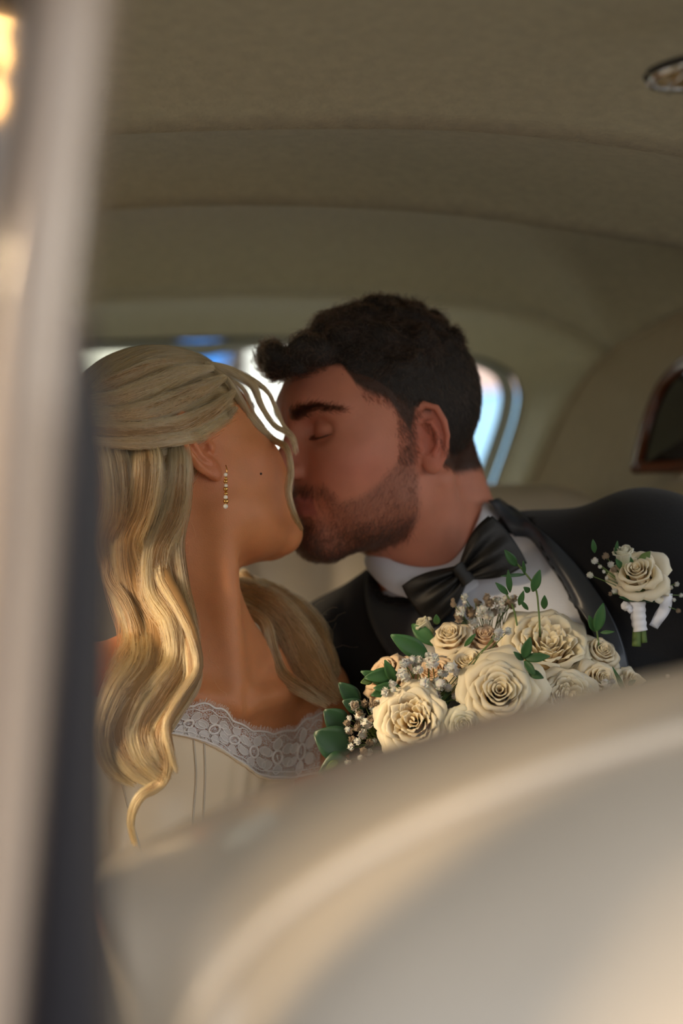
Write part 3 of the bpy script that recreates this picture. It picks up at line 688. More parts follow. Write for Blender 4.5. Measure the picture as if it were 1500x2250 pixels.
def beard_mask(P):
    x = np.abs(P[:, 0]); y = P[:, 1]; z = P[:, 2]
    top = np.interp(y, [-.01, .008, .022, .045, .062, .078, .09], [.02, .016, -.012, -.034, -.044, -.047, -.030])
    m = sstep(.006, -.006, z - top) * sstep(-.002, .010, y)
    m *= sstep(-.118, -.108, z + (.05 - np.minimum(y, .05)) * -.55)
    lip = np.exp(-((z + .0488) / .0125) ** 4) * (x < .030) * (y > .080)
    must = np.exp(-((z + .0335) / .0055) ** 2) * sstep(.034, .026, x) * sstep(.078, .086, y) * (1 - .5 * np.exp(-(x / .003) ** 2))
    chk = 1 - .9 * np.exp(-((z + .052) / .016) ** 2 - ((x - .034) / .008) ** 2) * (y > .07)
    return np.clip(np.maximum(m * (1 - lip) * chk, must), 0, 1) * sstep(-.128, -.112, z)
def scalp_mask(P):
    x = np.abs(P[:, 0]); y = P[:, 1]; z = P[:, 2]
    line = np.interp(y, [-.12, -.06, -.030, -.018, .004, .010, .020, .030, .050, .057, .063, .075, .10], [-.030, -.032, -.022, .028, .034, .012, .028, .045, .055, .062, .080, .084, .086])
    return sstep(-.004, .004, z - line) * (1 - (x > .079) * (np.abs(y + .01) < .03) * 1.0)
def skin_mat(name, sss=.35, rough=.48):
    m = mat(name, (1, 1, 1, 1), rough, sss=sss, noise=(55, .07), bump=(900, .22), attr='tint', spec=.35); return m
gV, gQ = surface_nets(skin_g, (-.15, 1.10, ZC - .62), (.50, 1.76, ZC + .22), .0055, coarse=6, fine=((-.08, 1.34, ZC - .06), (.12, 1.50, ZC + .14), .0014))
bV, bQ = surface_nets(skin_b, (-.32, 1.02, ZC - .62), (.12, 1.64, ZC + .20), .0050, coarse=6, fine=((-.18, 1.30, ZC - .20), (-.02, 1.42, ZC + .10), .0018))
groom = mesh_obj('person', gV, gQ, skin_mat('groom skin'), None, True, {'tint': skin_colour(gV, GH, GR, GS, sr(198, 132, 108), sr(172, 104, 92), sr(190, 104, 88), True)})
tag(groom, 'man in black dinner jacket and bow tie, eyes closed, leaning left to kiss the woman', 'person')
bride = mesh_obj('person', bV, bQ, skin_mat('bride skin', .3, .42), None, True, {'tint': skin_colour(bV, BH, BR, BS, sr(204, 136, 90), sr(176, 98, 84), sr(200, 122, 90), False)})
tag(bride, 'woman with long wavy blonde hair and white lace-trimmed dress, turned away kissing the man', 'person')
gB = bvh(gV, gQ); bB = bvh(bV, bQ)
# ---------------------------------------------------------------- hair
def hair_mat(name, c0, c1, rough=.32, radial=.35):
    m = bpy.data.materials.new(name); m.use_nodes = True; N = m.node_tree.nodes; L = m.node_tree.links
    h = N.new('ShaderNodeBsdfHairPrincipled'); h.parametrization = 'COLOR'; h.inputs['Roughness'].default_value = rough; h.inputs['Radial Roughness'].default_value = radial
    i = N.new('ShaderNodeHairInfo'); mx = N.new('ShaderNodeMix'); mx.data_type = 'RGBA'
    mx.inputs['A'].default_value = c0; mx.inputs['B'].default_value = c1
    L.new(i.outputs['Random'], mx.inputs['Factor']); L.new(mx.outputs['Result'], h.inputs['Color'])
    L.new(h.outputs[0], N['Material Output'].inputs[0]); return m
M_blonde = hair_mat('blonde strands', sr(178, 120, 68), sr(238, 192, 136))
M_brown = hair_mat('dark brown strands', sr(28, 18, 14), sr(52, 33, 22), .35)
M_beard = hair_mat('beard strands', sr(44, 28, 22), sr(74, 46, 34), .4)
M_brow = hair_mat('brow strands', sr(34, 22, 18), sr(50, 32, 24), .4)
M_bbase = mat('blonde hair mass', sr(136, 104, 64), .6, noise=(40, .3, (1, 1, 1))); M_dbase = mat('dark hair mass', sr(22, 15, 12), .7, noise=(160, .4), bump=(220, 1.0))
def off_disc(n): r = np.sqrt(RNG.random(n)); t = RNG.random(n) * 2 * math.pi; return r * np.cos(t), r * np.sin(t)
def strands_along(C, w, th, n, k, frizz=.0012, taper=.0, side=None, wave=None, spread=1.0, lead=.06):
    """n strands following the centre line C (m,3) with half width w(t), half depth th(t)"""
    c = cat_rom(np.concatenate([C, np.stack([w, th], 1)], 1), k)
    P = c[:, :3]; w_ = np.abs(c[:, 3]); t_ = np.abs(c[:, 4])
    T = norm(np.gradient(P, axis=0)); vd = np.array([0, 1.0, 0]); A = norm(np.cross(T, vd)); B = np.cross(A, T)
    a, b = off_disc(n); nc_ = max(5, n // 70); ca, cb = off_disc(nc_); ci = RNG.integers(0, nc_, n); a = .34 * a + .72 * ca[ci]; b = .34 * b + .72 * cb[ci]; cph = RNG.random(nc_)[ci] * 6.28
    ph = cph + RNG.normal(0, .5, n); fr = 1.2 + .8 * np.sin(cph) + RNG.normal(0, .12, n); u = np.linspace(0, 1, k)
    a_t = a[:, None] * (1 + .16 * np.sin(fr[:, None] * 6.28 * u[None] + ph[:, None])) + .08 * np.sin(2.3 * fr[:, None] * 6.28 * u[None] + 2 * ph[:, None])
    b_t = b[:, None] * (1 + .14 * np.cos(fr[:, None] * 6.28 * u[None] + ph[:, None]))
    out = P[None] + (a_t * w_[None])[..., None] * A[None] + (b_t * t_[None])[..., None] * B[None]
    out += frizz * np.sin(u[None, :, None] * RNG.uniform(4, 14, (n, 1, 3)) + RNG.random((n, 1, 3)) * 6.28)
    # shift along the lock so the tips and starts are uneven
    s0 = RNG.uniform(0, lead, n); s1 = 1 - RNG.uniform(0, lead * 1.6, n)
    idx = (s0[:, None] + (s1 - s0)[:, None] * u[None]) * (k - 1); i0 = np.clip(idx.astype(int), 0, k - 2); f = (idx - i0)[..., None]
    r = np.arange(n)[:, None]
    return out[r, i0] * (1 - f) + out[r, i0 + 1] * f
def lock_mass(mb, C, w, th, f=.72, k=40, sides=12):
    c = cat_rom(np.concatenate([C, np.stack([w, th], 1)], 1), k); P = c[:, :3]
    T = norm(np.gradient(P, axis=0)); A = norm(np.cross(T, np.array([0, 1.0, 0]))); B = np.cross(A, T)
    t = np.linspace(0, 2 * math.pi, sides, endpoint=False)
    e = np.minimum(1, np.minimum(np.linspace(0, 1, k), np.linspace(1, 0, k)) * 8 + .05)
    G = P[:, None] + (np.abs(c[:, 3]) * f * e)[:, None, None] * np.cos(t)[None, :, None] * A[:, None] + (np.abs(c[:, 4]) * f * e)[:, None, None] * np.sin(t)[None, :, None] * B[:, None]
    mb.grid(G, True)
def lock(pts, n, k=44, depth=.6, mass=None, frizz=.0010, lead=.06, f=.72):
    C = np.array([W(p[0], p[1], p[2]) for p in pts]); w = np.array([p[3] * p[2] / FPX for p in pts])
    if mass is not None: lock_mass(mass, C, w, w * depth, f)
    return strands_along(C, w, w * depth, n, k, frizz, lead=lead)
# ---- bride: swept-back top, wavy lengths, loose front strand
cC = np.array([0, -.006, .047]); cR = np.array([.0755, .100, .0865])
def bcap_line(y): return np.interp(y, [-.13, -.09, -.05, -.028, -.008, .012, .030, .050, .068, .084, .10], [-.035, -.045, -.030, .012, .034, .034, .036, .046, .062, .080, .086])
def bcap(p):
    q = to_local(p, BH, BR, BS)
    d = ell(q, tuple(cC), tuple(cR + .0055)); d = smin(d, ell(q, (0, -.045, .040), (.075, .070, .068)), .02)
    ln = bcap_line(q[:, 1]) + .002
    d = smax(d, (ln - q[:, 2]) * .8, .006)
    return d * BS
hV, hQ = surface_nets(bcap, (-.27, 1.28, ZC - .10), (.0, 1.54, ZC + .18), .0035)
mesh_obj('hair_cap', hV, hQ, M_bbase, bride)
def cap_path(S, E, n, k, lift=.006, jit=.05, sag=0.0):
    """strands over the skull from around S to around E (local points)"""
    out = np.zeros((n, k, 3)); u = np.linspace(0, 1, k)
    d0 = norm((np.array(S) - cC) / cR + RNG.normal(0, jit, (n, 3))); d1 = norm((np.array(E) - cC) / cR + RNG.normal(0, jit * .8, (n, 3)))
    om = np.arccos(np.clip((d0 * d1).sum(1), -1, 1))[:, None]
    D = (np.sin((1 - u)[None] * om) / np.sin(om))[..., None] * d0[:, None] + (np.sin(u[None] * om) / np.sin(om))[..., None] * d1[:, None]
    D[..., 2] += -sag * np.sin(math.pi * u)[None] * RNG.uniform(.6, 1.3, (n, 1))
    D = norm(D)
    L_ = RNG.uniform(.2, 1.0, n)[:, None] * lift * np.sin(math.pi * np.clip(u, .02, 1))[None] ** .5
    ph = RNG.random((n, 1)) * 6.28
    L_ = L_ + .0007 * np.sin(u[None] * 9 + ph)
    return cC + D * (cR[None, None] + .0050 + L_[..., None])
starts = [(-.002, .090, .088), (-.014, .088, .088), (-.026, .084, .084), (-.038, .076, .076), (-.047, .069, .068), (-.054, .061, .060), (-.060, .052, .052), (-.065, .042, .046), (-.069, .030, .044), (-.071, .018, .045), (-.073, .006, .047)]
ends = [(-.010, -.090, .080), (-.012, -.092, .076), (-.016, -.094, .072), (-.020, -.096, .068), (-.024, -.097, .063), (-.028, -.097, .058), (-.030, -.097, .053), (-.032, -.096, .048), (-.034, -.095, .043), (-.036, -.094, .038), (-.040, -.092, .034)]
allp = []
for i, (S, E) in enumerate(zip(starts, ends)):
    p = cap_path(S, E, 420, 28, .0075, .050, .02 + .05 * (i / 10)); allp.append(p)
    if i % 2 == 0: q = cap_path(S, E, 320, 28, .0075, .055, .02 + .05 * (i / 10)); q[..., 0] *= -1; allp.append(q)
for S_, E_, n_ in (((-.074, -.020, .048), (-.045, -.088, .020), 500), ((-.074, -.030, .036), (-.050, -.082, .004), 500), ((-.072, -.030, .018), (-.052, -.076, -.014), 500), ((-.070, -.034, .006), (-.050, -.070, -.028), 400)):
    p = cap_path(S_, E_, n_, 28, .007, .06, .0); allp.append(p); q = p[::2].copy(); q[..., 0] *= -1; allp.append(q)
capS = to_world(np.concatenate(allp), BH, BR, BS)
M_b2 = M_blonde
curves_obj('swept_back_hair', capS, np.linspace(1, .8, 28)[None] * .00026, M_b2, bride)
hB = bvh(hV, hQ)
mass = MB(); S = []
def Lk(pts, n, front=True, **kw):
    if front:                                          # keep each lock in front of the head, neck and dress it lies on
        q_ = []
        for x, y, yy, w in pts:
            hs_ = [h[0][1] for t_ in (bB, hB) for dx in (-w * .6, 0, w * .6) for h in (hit(t_, x + dx, y),) if h is not None]
            q_.append((x, y, min([yy] + [h - .010 for h in hs_]), w))
        k_ = [p[2] for p in q_]; k_ = [k_[0]] + [min(k_[i], (k_[i - 1] + 2 * k_[i] + k_[i + 1]) / 4 + .004) for i in range(1, len(k_) - 1)] + [k_[-1]]
        if pts[0][1] < 1010: k_[0] += .024; k_[1] += .004; q_[0] = (q_[0][0] + 6, q_[0][1] - 26, q_[0][2], q_[0][3] * .55)
        pts = [(p[0], p[1], y_, p[3]) for p, y_ in zip(q_, k_)]
    S.append(lock(pts, n, mass=mass, **kw))
# the mass behind the ear, falling over the near shoulder (viewer's left)
Lk([(215, 950, 1.37, 34), (250, 1020, 1.36, 44), (255, 1110, 1.35, 46), (235, 1200, 1.34, 34), (262, 1290, 1.33, 34), (300, 1370, 1.31, 44), (300, 1450, 1.29, 46), (250, 1530, 1.27, 34), (226, 1610, 1.26, 24), (250, 1690, 1.25, 20), (300, 1722, 1.25, 16)], 1300)
Lk([(300, 950, 1.36, 40), (320, 1030, 1.35, 46), (312, 1110, 1.34, 44), (282, 1200, 1.33, 44), (300, 1290, 1.32, 48), (340, 1370, 1.30, 46), (335, 1450, 1.28, 46), (285, 1530, 1.26, 42), (262, 1610, 1.25, 36), (290, 1680, 1.24, 28), (345, 1722, 1.24, 18)], 1500)
Lk([(380, 955, 1.35, 34), (392, 1040, 1.35, 30), (380, 1120, 1.34, 38), (345, 1200, 1.33, 44), (345, 1290, 1.31, 48), (385, 1370, 1.29, 46), (392, 1450, 1.28, 40), (345, 1530, 1.26, 44), (310, 1600, 1.25, 42), (330, 1670, 1.24, 36), (372, 1712, 1.24, 20)], 1500)
Lk([(395, 965, 1.345, 16), (410, 1040, 1.345, 16), (405, 1110, 1.34, 22), (385, 1190, 1.335, 30), (392, 1280, 1.31, 34), (415, 1360, 1.29, 26), (424, 1430, 1.275, 22), (425, 1500, 1.265, 22), (385, 1560, 1.255, 26), (352, 1620, 1.245, 28), (365, 1680, 1.24, 24), (352, 1722, 1.24, 16), (308, 1750, 1.235, 12), (288, 1800, 1.235, 9), (298, 1860, 1.235, 5)], 1100)
Lk([(385, 962, 1.34, 6), (362, 1050, 1.33, 12), (325, 1125, 1.32, 18), (268, 1172, 1.315, 14), (206, 1196, 1.31, 5)], 300)          # a flick to the left
Lk([(400, 985, 1.335, 5), (392, 1080, 1.325, 12), (362, 1170, 1.315, 18), (355, 1250, 1.305, 26), (395, 1330, 1.285, 22), (425, 1400, 1.27, 17), (436, 1470, 1.262, 14), (400, 1535, 1.25, 18), (368, 1595, 1.24, 14), (378, 1650, 1.235, 13), (390, 1700, 1.235, 8)], 420)
Lk([(250, 1000, 1.345, 6), (262, 1100, 1.335, 14), (250, 1180, 1.32, 20), (240, 1260, 1.315, 22), (280, 1330, 1.30, 20), (300, 1400, 1.29, 26), (262, 1470, 1.27, 28), (240, 1500, 1.265, 20)], 360)
# behind the neck and over the far shoulder (viewer's right)
Lk([(480, 1290, 1.46, 20), (535, 1298, 1.44, 32), (595, 1330, 1.42, 38), (642, 1385, 1.41, 44), (672, 1445, 1.40, 50), (706, 1500, 1.385, 40), (748, 1535, 1.37, 20)], 1500, depth=.45, front=False)
Lk([(480, 1345, 1.43, 14), (535, 1340, 1.415, 18), (580, 1368, 1.40, 18), (596, 1425, 1.39, 17), (615, 1480, 1.38, 18), (668, 1520, 1.365, 18), (722, 1552, 1.36, 11)], 620, depth=.5, front=False)
Lk([(560, 1285, 1.46, 18), (625, 1315, 1.45, 24), (680, 1370, 1.44, 28), (712, 1430, 1.42, 26), (735, 1490, 1.40, 16)], 700, depth=.6, front=False)
Lk([(525, 1255, 1.47, 16), (560, 1290, 1.46, 22), (610, 1320, 1.45, 24)], 300, front=False)
def FY(px, py):
    ys = [h[0][1] for h in (hit(bB, px + dx, py) for dx in (-30, -15, 0, 10)) if h is not None]
    return min(ys + [1.385]) - .010
# loose front strand that falls between the two faces
Lk([(455, 800, 1.352, 2), (500, 832, 1.352, 10), (530, 880, 1.36, 12), (556, 925, 1.37, 10), (598, 962, 1.375, 9), (630, 985, FY(632, 985), 9), (640, 1030, FY(640, 1030), 11), (636, 1085, FY(636, 1085), 11), (648, 1130, FY(648, 1130), 10), (664, 1165, FY(664, 1165), 4)], 420, f=.5, front=False)
Lk([(450, 797, 1.355, 2), (515, 822, 1.365, 12), (556, 850, 1.375, 9), (576, 896, 1.38, 5), (602, 935, 1.38, 5), (638, 958, 1.38, 6), (650, 1000, 1.38, 7)], 240, f=.4, front=False)
Lk([(462, 800, 1.365, 2), (540, 830, 1.375, 9), (585, 862, 1.38, 5), (606, 900, 1.385, 3), (624, 938, 1.385, 3), (640, 955, 1.385, 3)], 110, f=.3, front=False)
Lk([(480, 812, 1.36, 2), (540, 862, 1.372, 4), (556, 905, 1.376, 3), (588, 950, 1.378, 3)], 60, f=.3, front=False)
hB = bvh(hV, hQ)
def Uk(pts, n, w, lift=.012):
    c = [];
    for k_, (x, y) in enumerate(pts):
        h = hit(hB, x, y); yy = (h[0][1] - lift) if h is not None else (c[-1][2] if c else 1.34)
        c.append((x, y, yy, w[k_]))
    Lk(c, n, front=False, depth=.30)
Uk([(520, 895), (478, 938), (410, 964), (330, 974), (240, 974), (165, 962)], 900, [4, 15, 16, 17, 16, 10])
Uk([(515, 860), (462, 905), (380, 938), (290, 948), (210, 942), (160, 935)], 1000, [5, 20, 22, 22, 20, 12])
Uk([(496, 828), (430, 862), (345, 900), (262, 918), (190, 912)], 1000, [5, 22, 24, 24, 16])
Uk([(470, 808), (390, 828), (305, 864), (232, 888), (175, 885)], 900, [5, 20, 24, 24, 16])
Uk([(430, 796), (345, 806), (262, 836), (200, 862)], 800, [5, 18, 22, 18])
mass.obj('hair_locks', M_bbase, bride)
rS = np.linspace(1, 0.55, 44)[None] * .00025
curves_obj('wavy_hair', np.concatenate(S), rS, M_blonde, bride)
# a few flyaway hairs
fl = []
for _ in range(50):
    c = random.choice([(700, 1380, 1.41), (650, 1330, 1.42), (250, 1300, 1.32), (240, 1180, 1.33), (420, 1480, 1.27), (400, 1200, 1.32)])
    x, y = c[0] + random.gauss(0, 25), c[1] + random.gauss(0, 30); pts = []
    a = random.random() * 6.28; 
    for j in range(8): pts.append(W(x, y, c[2] + random.gauss(0, .002))); x += 9 * math.cos(a); y += 9 * math.sin(a); a += random.gauss(0, .6)
    fl.append(cat_rom(np.array(pts), 16))
curves_obj('flyaway_hair', np.array(fl), .00006, M_blonde, bride)
# ---- groom
gC_ = np.array([0, -.004, .048]); gR_ = np.array([.0765, .100, .087])
rg = random.Random(3)
lumps = []
for i in range(150):
    a = rg.uniform(-math.pi, math.pi); e = rg.uniform(.15, 1.5)
    d = np.array([math.cos(e) * math.sin(a) * .95, math.cos(e) * math.cos(a), math.sin(e)])
    p = gC_ + d * (gR_ + .004); q = (p[1] > -.07)
    if p[2] < gC_[2] + .018 - .30 * p[1] * (p[1] < 0) or not q: continue
    lumps.append((p, rg.uniform(.006, .010)))
for i in range(44):                                   # the curls tumbling over the forehead
    x = rg.uniform(-.055, .055); lumps.append((np.array([x, .104 - abs(x) * .35 + rg.uniform(-.010, .012), .088 + rg.uniform(-.012, .016)]), rg.uniform(.008, .0125)))
def ghair(p):
    q = to_local(p, GH, GR, GS)
    d = ell(q, tuple(gC_), tuple(gR_ + np.array([.0030, .003, .005])))
    for c, r in lumps:
        m = np.abs(q - c.astype(F)).max(1) < .05
        if m.any(): d[m] = smin(d[m], np.sqrt(((q[m] - c.astype(F)) ** 2).sum(1)) - r, .006)
    x = np.abs(q[:, 0]); y = q[:, 1]
    ln = np.interp(y, [-.12, -.06, -.030, -.016, .000, .010, .020, .030, .050, .057, .063, .080, .12], [-.026, -.026, -.018, .036, .040, .026, .034, .049, .059, .065, .082, .080, .072]).astype(F)
    return smax(d, (ln - q[:, 2]) * .85, .004)
kV, kQ = surface_nets(ghair, (-.09, 1.30, ZC + .01), (.20, 1.59, ZC + .23), .0030)
mesh_obj('hair', kV, kQ, M_dbase, groom)
# curls: short coiled strands rooted on that mass
me = bpy.data.objects['hair'].data; kN = np.zeros(len(me.vertices) * 3, dtype=np.float32); me.vertices.foreach_get('normal', kN); kN = kN.reshape(-1, 3)
kP = np.zeros(len(me.vertices) * 3, dtype=np.float32); me.vertices.foreach_get('co', kP); kP = kP.reshape(-1, 3)
loc = to_local(kP, GH, GR, GS); topm = sstep(.055, .085, loc[:, 2] + .25 * loc[:, 1])
clump = RNG.random((70, 3)) * np.array([.16, .2, .12]) + np.array([-.08, -.09, .03])
def curl_set(idx, L, rad, turns, k):
    n = len(idx); u = np.linspace(0, 1, k)[None, :, None]
    N_ = norm(kN[idx]); ci = np.argmin(((loc[idx][:, None] - clump[None]) ** 2).sum(2), 1)
    rs_ = np.random.default_rng(5); axs = norm(rs_.normal(0, 1, (70, 3)))[ci]; phs = (rs_.random(70) * 6.28)[ci]
    A = norm(axs - N_ * (axs * N_).sum(1, keepdims=True)); B = np.cross(N_, A)
    L = L[:, None, None]; ang = phs[:, None, None] + RNG.normal(0, .35, (n, 1, 1)) + u * turns * 6.28
    r = rad * RNG.uniform(.7, 1.2, (n, 1, 1)) * np.minimum(1, u * 3)
    return kP[idx][:, None] - N_[:, None] * .003 + N_[:, None] * L * .55 * u + A[:, None] * (L * .75 * u ** 1.3 + r * (np.cos(ang) - 1)) + B[:, None] * r * np.sin(ang)
w_ = topm / topm.sum(); idx = RNG.choice(len(kP), 5200, p=w_)
curves_obj('curly_top_hair', curl_set(idx, RNG.uniform(.007, .016, 5200), .0036, 1.1, 16), np.linspace(1, .5, 16)[None] * .00022, M_brown, groom)
w_ = (1 - topm) + .05; w_ /= w_.sum(); idx = RNG.choice(len(kP), 6500, p=w_)
dn = to_world((0, -.4, -.9), np.zeros(3), GR, 1)
def short_set(P, N_, L, k=5, back=dn, out=.35, jit=.25):
    n = len(P); u = np.linspace(0, 1, k)[None, :, None]; N_ = norm(N_)
    t = back[None] + RNG.normal(0, jit, (n, 3)); t = norm(t - N_ * (t * N_).sum(1, keepdims=True))
    return P[:, None] - N_[:, None] * .0006 + (N_[:, None] * out * (1 - .4 * u) + t[:, None]) * L[:, None, None] * u
curves_obj('short_side_hair', short_set(kP[idx], kN[idx], RNG.uniform(.004, .009, 6500)), np.linspace(1, .4, 5)[None] * .00016, M_brown, groom)
# beard, brows and lashes grow from the skin itself
gm = groom.data; gP = np.zeros(len(gm.vertices) * 3, dtype=np.float32); gm.vertices.foreach_get('co', gP); gP = gP.reshape(-1, 3)
gN = np.zeros_like(gP).ravel(); gm.vertices.foreach_get('normal', gN); gN = gN.reshape(-1, 3)
gl = to_local(gP, GH, GR, GS); ar = np.clip(np.linalg.norm(gP - np.array([0, 1.4, ZC]), axis=1), 0, 9)
def grow(maskw, n, L, back, out, name, r, m, jit=.3, k=6, par=None, P=None, N_=None):
    P = gP if P is None else P; N_ = gN if N_ is None else N_
    w = maskw / maskw.sum(); idx = RNG.choice(len(P), n, p=w)
    p = P[idx] + RNG.normal(0, .0006, (n, 3))
    return curves_obj(name, short_set(p, N_[idx], RNG.uniform(L[0], L[1], n), k, back, out, jit), np.linspace(1, .35, k)[None] * r, m, par)
bm = beard_mask(gl) * (np.abs(gl[:, 2]) < .125)
dnf = to_world((0, .35, -.95), np.zeros(3), GR, 1)
grow(bm * (gl[:, 2] > -.2), 7000, (.003, .0075), dnf, .45, 'beard', .00011, M_beard, .45, par=groom)
low = bm * sstep(-.058, -.080, gl[:, 2]) + bm * sstep(-.02, -.03, gl[:, 2]) * (gl[:, 1] > .09) * .6
grow(low, 6500, (.005, .010), dnf, .5, 'chin_beard', .00013, M_brow, .45, par=groom)
def brow_w(l): x = np.abs(l[:, 0]); zc = .0395 + .0050 * np.clip((x - .012) / .024, 0, 1) - .006 * np.clip((x - .042) / .020, 0, 1); return np.exp(-((l[:, 2] - zc) / np.interp(x, [.01, .03, .060], [.0030, .0028, .0012])) ** 2) * sstep(.008, .012, x) * sstep(.064, .056, x) * (l[:, 1] > .05)
side = to_world((.55, -.55, .15), np.zeros(3), GR, 1)
grow(brow_w(gl) * (gl[:, 0] > 0), 1500, (.005, .009), side, .30, 'eyebrow', .00016, M_brow, .25, par=groom)
side2 = to_world((-.55, -.55, .15), np.zeros(3), GR, 1)
grow(brow_w(gl) * (gl[:, 0] < 0), 1500, (.005, .009), side2, .30, 'eyebrow', .00016, M_brow, .25, par=groom)
def lashes(C, R, s, parent, n=70):
    for sg_ in (1, -1):
        base = cat_rom(np.array([(.0185, .0822, .0192), (.025, .0866, .0160), (.034, .0866, .0152), (.0470, .0772, .0182)]) * np.array([sg_, 1, 1]), n)
        out = []
        for i, b in enumerate(base):
            o = norm(np.array([b[0] * .25 + sg_ * .004 * (i / n), .012, -.004])); o = norm(o)
            L_ = .0095 * (.7 + .5 * math.sin(math.pi * i / n)); u = np.linspace(0, 1, 6)[:, None]
            out.append(b + o * L_ * u + np.array([0, 0, -.002]) * u + np.array([0, 0, .0035]) * u ** 2)
        curves_obj('eyelashes', to_world(np.array(out), C, R, s), np.linspace(1, .3, 6)[None] * .00018, M_brow, parent)
        MB().tube(to_world(base + np.array([0, .0002, 0]), C, R, s), .00045, 6).obj('lash_line', M_lash, parent)
M_lash = mat('lash line', sr(40, 24, 22), .6)
lashes(GH, GR, GS, groom); lashes(BH, BR, BS, bride)
bm_ = bride.data; bP = np.zeros(len(bm_.vertices) * 3, dtype=np.float32); bm_.vertices.foreach_get('co', bP); bP = bP.reshape(-1, 3)
bN = np.zeros_like(bP).ravel(); bm_.vertices.foreach_get('normal', bN); bN = bN.reshape(-1, 3); bl = to_local(bP, BH, BR, BS)
for sgn in (1, -1): grow(brow_w(bl) * (bl[:, 0] * sgn > 0), 500, (.004, .007), to_world((sgn * .55, -.55, .15), np.zeros(3), BR, 1), .2, 'eyebrow', .00011, M_beard, .2, par=bride, P=bP, N_=bN)
# small hairs at the temple and down the sideburn
tmp = sstep(.009, .0, np.abs(gl[:, 2] - np.interp(gl[:, 1], [-.03, .004, .012, .020, .030, .052, .066], [-.02, .034, .010, .020, .046, .054, .066]))) * (gl[:, 1] < .054) * (gl[:, 2] > -.03) * (np.abs(gl[:, 0]) > .04)
sb_ = ((gl[:, 2] > -.015) & (gl[:, 2] < .055) & (gl[:, 1] > .004) & (gl[:, 1] < .024) & (np.abs(gl[:, 0]) > .05) & (np.abs(gl[:, 0]) < .078)).astype(float)
grow(tmp + sb_ + 1e-9, 5200, (.003, .007), dn, .35, 'sideburns', .00014, M_beard, .3, par=groom)
grow(scalp_mask(gl) * (gl[:, 2] > -.04) * (gl[:, 2] < .06) * (np.abs(gl[:, 0]) < .078) + 1e-12, 5000, (.003, .006), dn, .4, 'nape_hair', .00013, M_brown, .3, par=groom)
# ---------------------------------------------------------------- clothes
M_shirt = mat('white shirt cotton', sr(214, 220, 232), .8, bump=(700, .2), noise=(20, .04))
M_suit = mat('black wool', sr(14, 14, 17), .85, sheen=.1, bump=(900, .3), spec=.3)
M_satin = mat('black satin', sr(50, 56, 64), .36, spec=.5, bump=(30, .25))  # blue-grey sheen of the black lapels put into the base colour
M_bow = mat('black silk', sr(10, 10, 12), .55, bump=(600, .2))
M_dress = mat('ivory satin', sr(236, 218, 188), .42, sheen=.1, noise=(12, .04), bump=(14, .4))
def chest_px(px, py, o, T, c):
    """where the sight line through a pixel crosses the plane c in front of the chest, in chest coordinates"""
    d = W(px, py, 1) - np.array([0, 0, ZC]); e = np.array([0, 0, ZC]); n = T[:, 2]
    t = ((o + n * c - e) @ n) / (d @ n); q = (e + d * t - o) @ T; return q[0], q[1]
def poly_sdf(P, poly):
    poly = np.array(poly); n = len(poly); d = np.full(len(P), 1e9); s = np.ones(len(P))
    for i in range(n):
        a = poly[i]; b = poly[i - 1]; e = b - a; w = P - a
        t = np.clip((w @ e) / (e @ e), 0, 1); bb = w - t[:, None] * e; d = np.minimum(d, (bb ** 2).sum(1))
        c1 = P[:, 1] >= a[1]; c2 = P[:, 1] < b[1]; c3 = e[0] * w[:, 1] > e[1] * w[:, 0]
        fl = (c1 & c2 & c3) | (~c1 & ~c2 & ~c3); s = np.where(fl, -s, s)
    return (s * np.sqrt(d)).astype(F)
vpx = [(1030, 1040), (1078, 1100), (1140, 1190), (1230, 1290), (1290, 1370), (1330, 1480), (1330, 1700), (1200, 1700), (1110, 1520), (1020, 1350), (965, 1312), (890, 1250), (880, 1100)]
gpoly = [chest_px(x, y, gC, gT, .085) for x, y in vpx]
def shirt(p):
    q = (p - gC.astype(F)) @ gT.astype(F)
    d = torso_g(p) - .004
    d = smin(d, cone(p, gN1 + np.array([.01, .0, -.02]), gN1 + np.array([.01, 0, -.05]), .062, .068), .03)
    d = smax(d, -(cone(p, gN0, gN1 + np.array([0, 0, .02]), .050, .052)), .003)
    return smax(d, -q[:, 1] - .38, .01)
def jacket(p):
    q = (p - gC.astype(F)) @ gT.astype(F)
    d = torso_g(p) - .013
    d = smin(d, smin(cone(p, gN1 + np.array([.035, .03, -.015]), gSL + np.array([0, 0, .008]), .052, .048), cone(p, gN1 + np.array([-.035, .03, -.03]), gSR, .050, .048), .02), .04)
    d = smin(d, arms_g(p, 1.22), .025)
    f = .0025 * np.sin(q[:, 0] * 46 + q[:, 1] * 30) * np.sin(q[:, 1] * 38 - q[:, 0] * 17); d = d + f                    # soft folds
    w = poly_sdf(q[:, :2], gpoly); w = np.maximum(w, -(q[:, 2] - .01))
    d = smax(d, -w, .004)
    d = smax(d, -(cone(p, gN0 + np.array([0, 0, .02]), gN1 + np.array([0, 0, -.02]), .059, .059)), .004)
    hw = np.minimum(np.linalg.norm(p - gHand.astype(F), axis=1), np.linalg.norm(p - gHandR.astype(F), axis=1)) - .045
    return smax(d, -hw, .004)
sV, sQ = surface_nets(shirt, (-.16, 1.33, ZC - .52), (.42, 1.72, ZC + .05), .0045)
mesh_obj('shirt', sV, sQ, M_shirt, groom)
jV, jQ = surface_nets(jacket, (-.22, 1.15, ZC - .58), (.52, 1.76, ZC + .06), .0042)
mesh_obj('jacket', jV, jQ, M_suit, groom)
jB = bvh(jV, jQ); sB = bvh(sV, sQ)
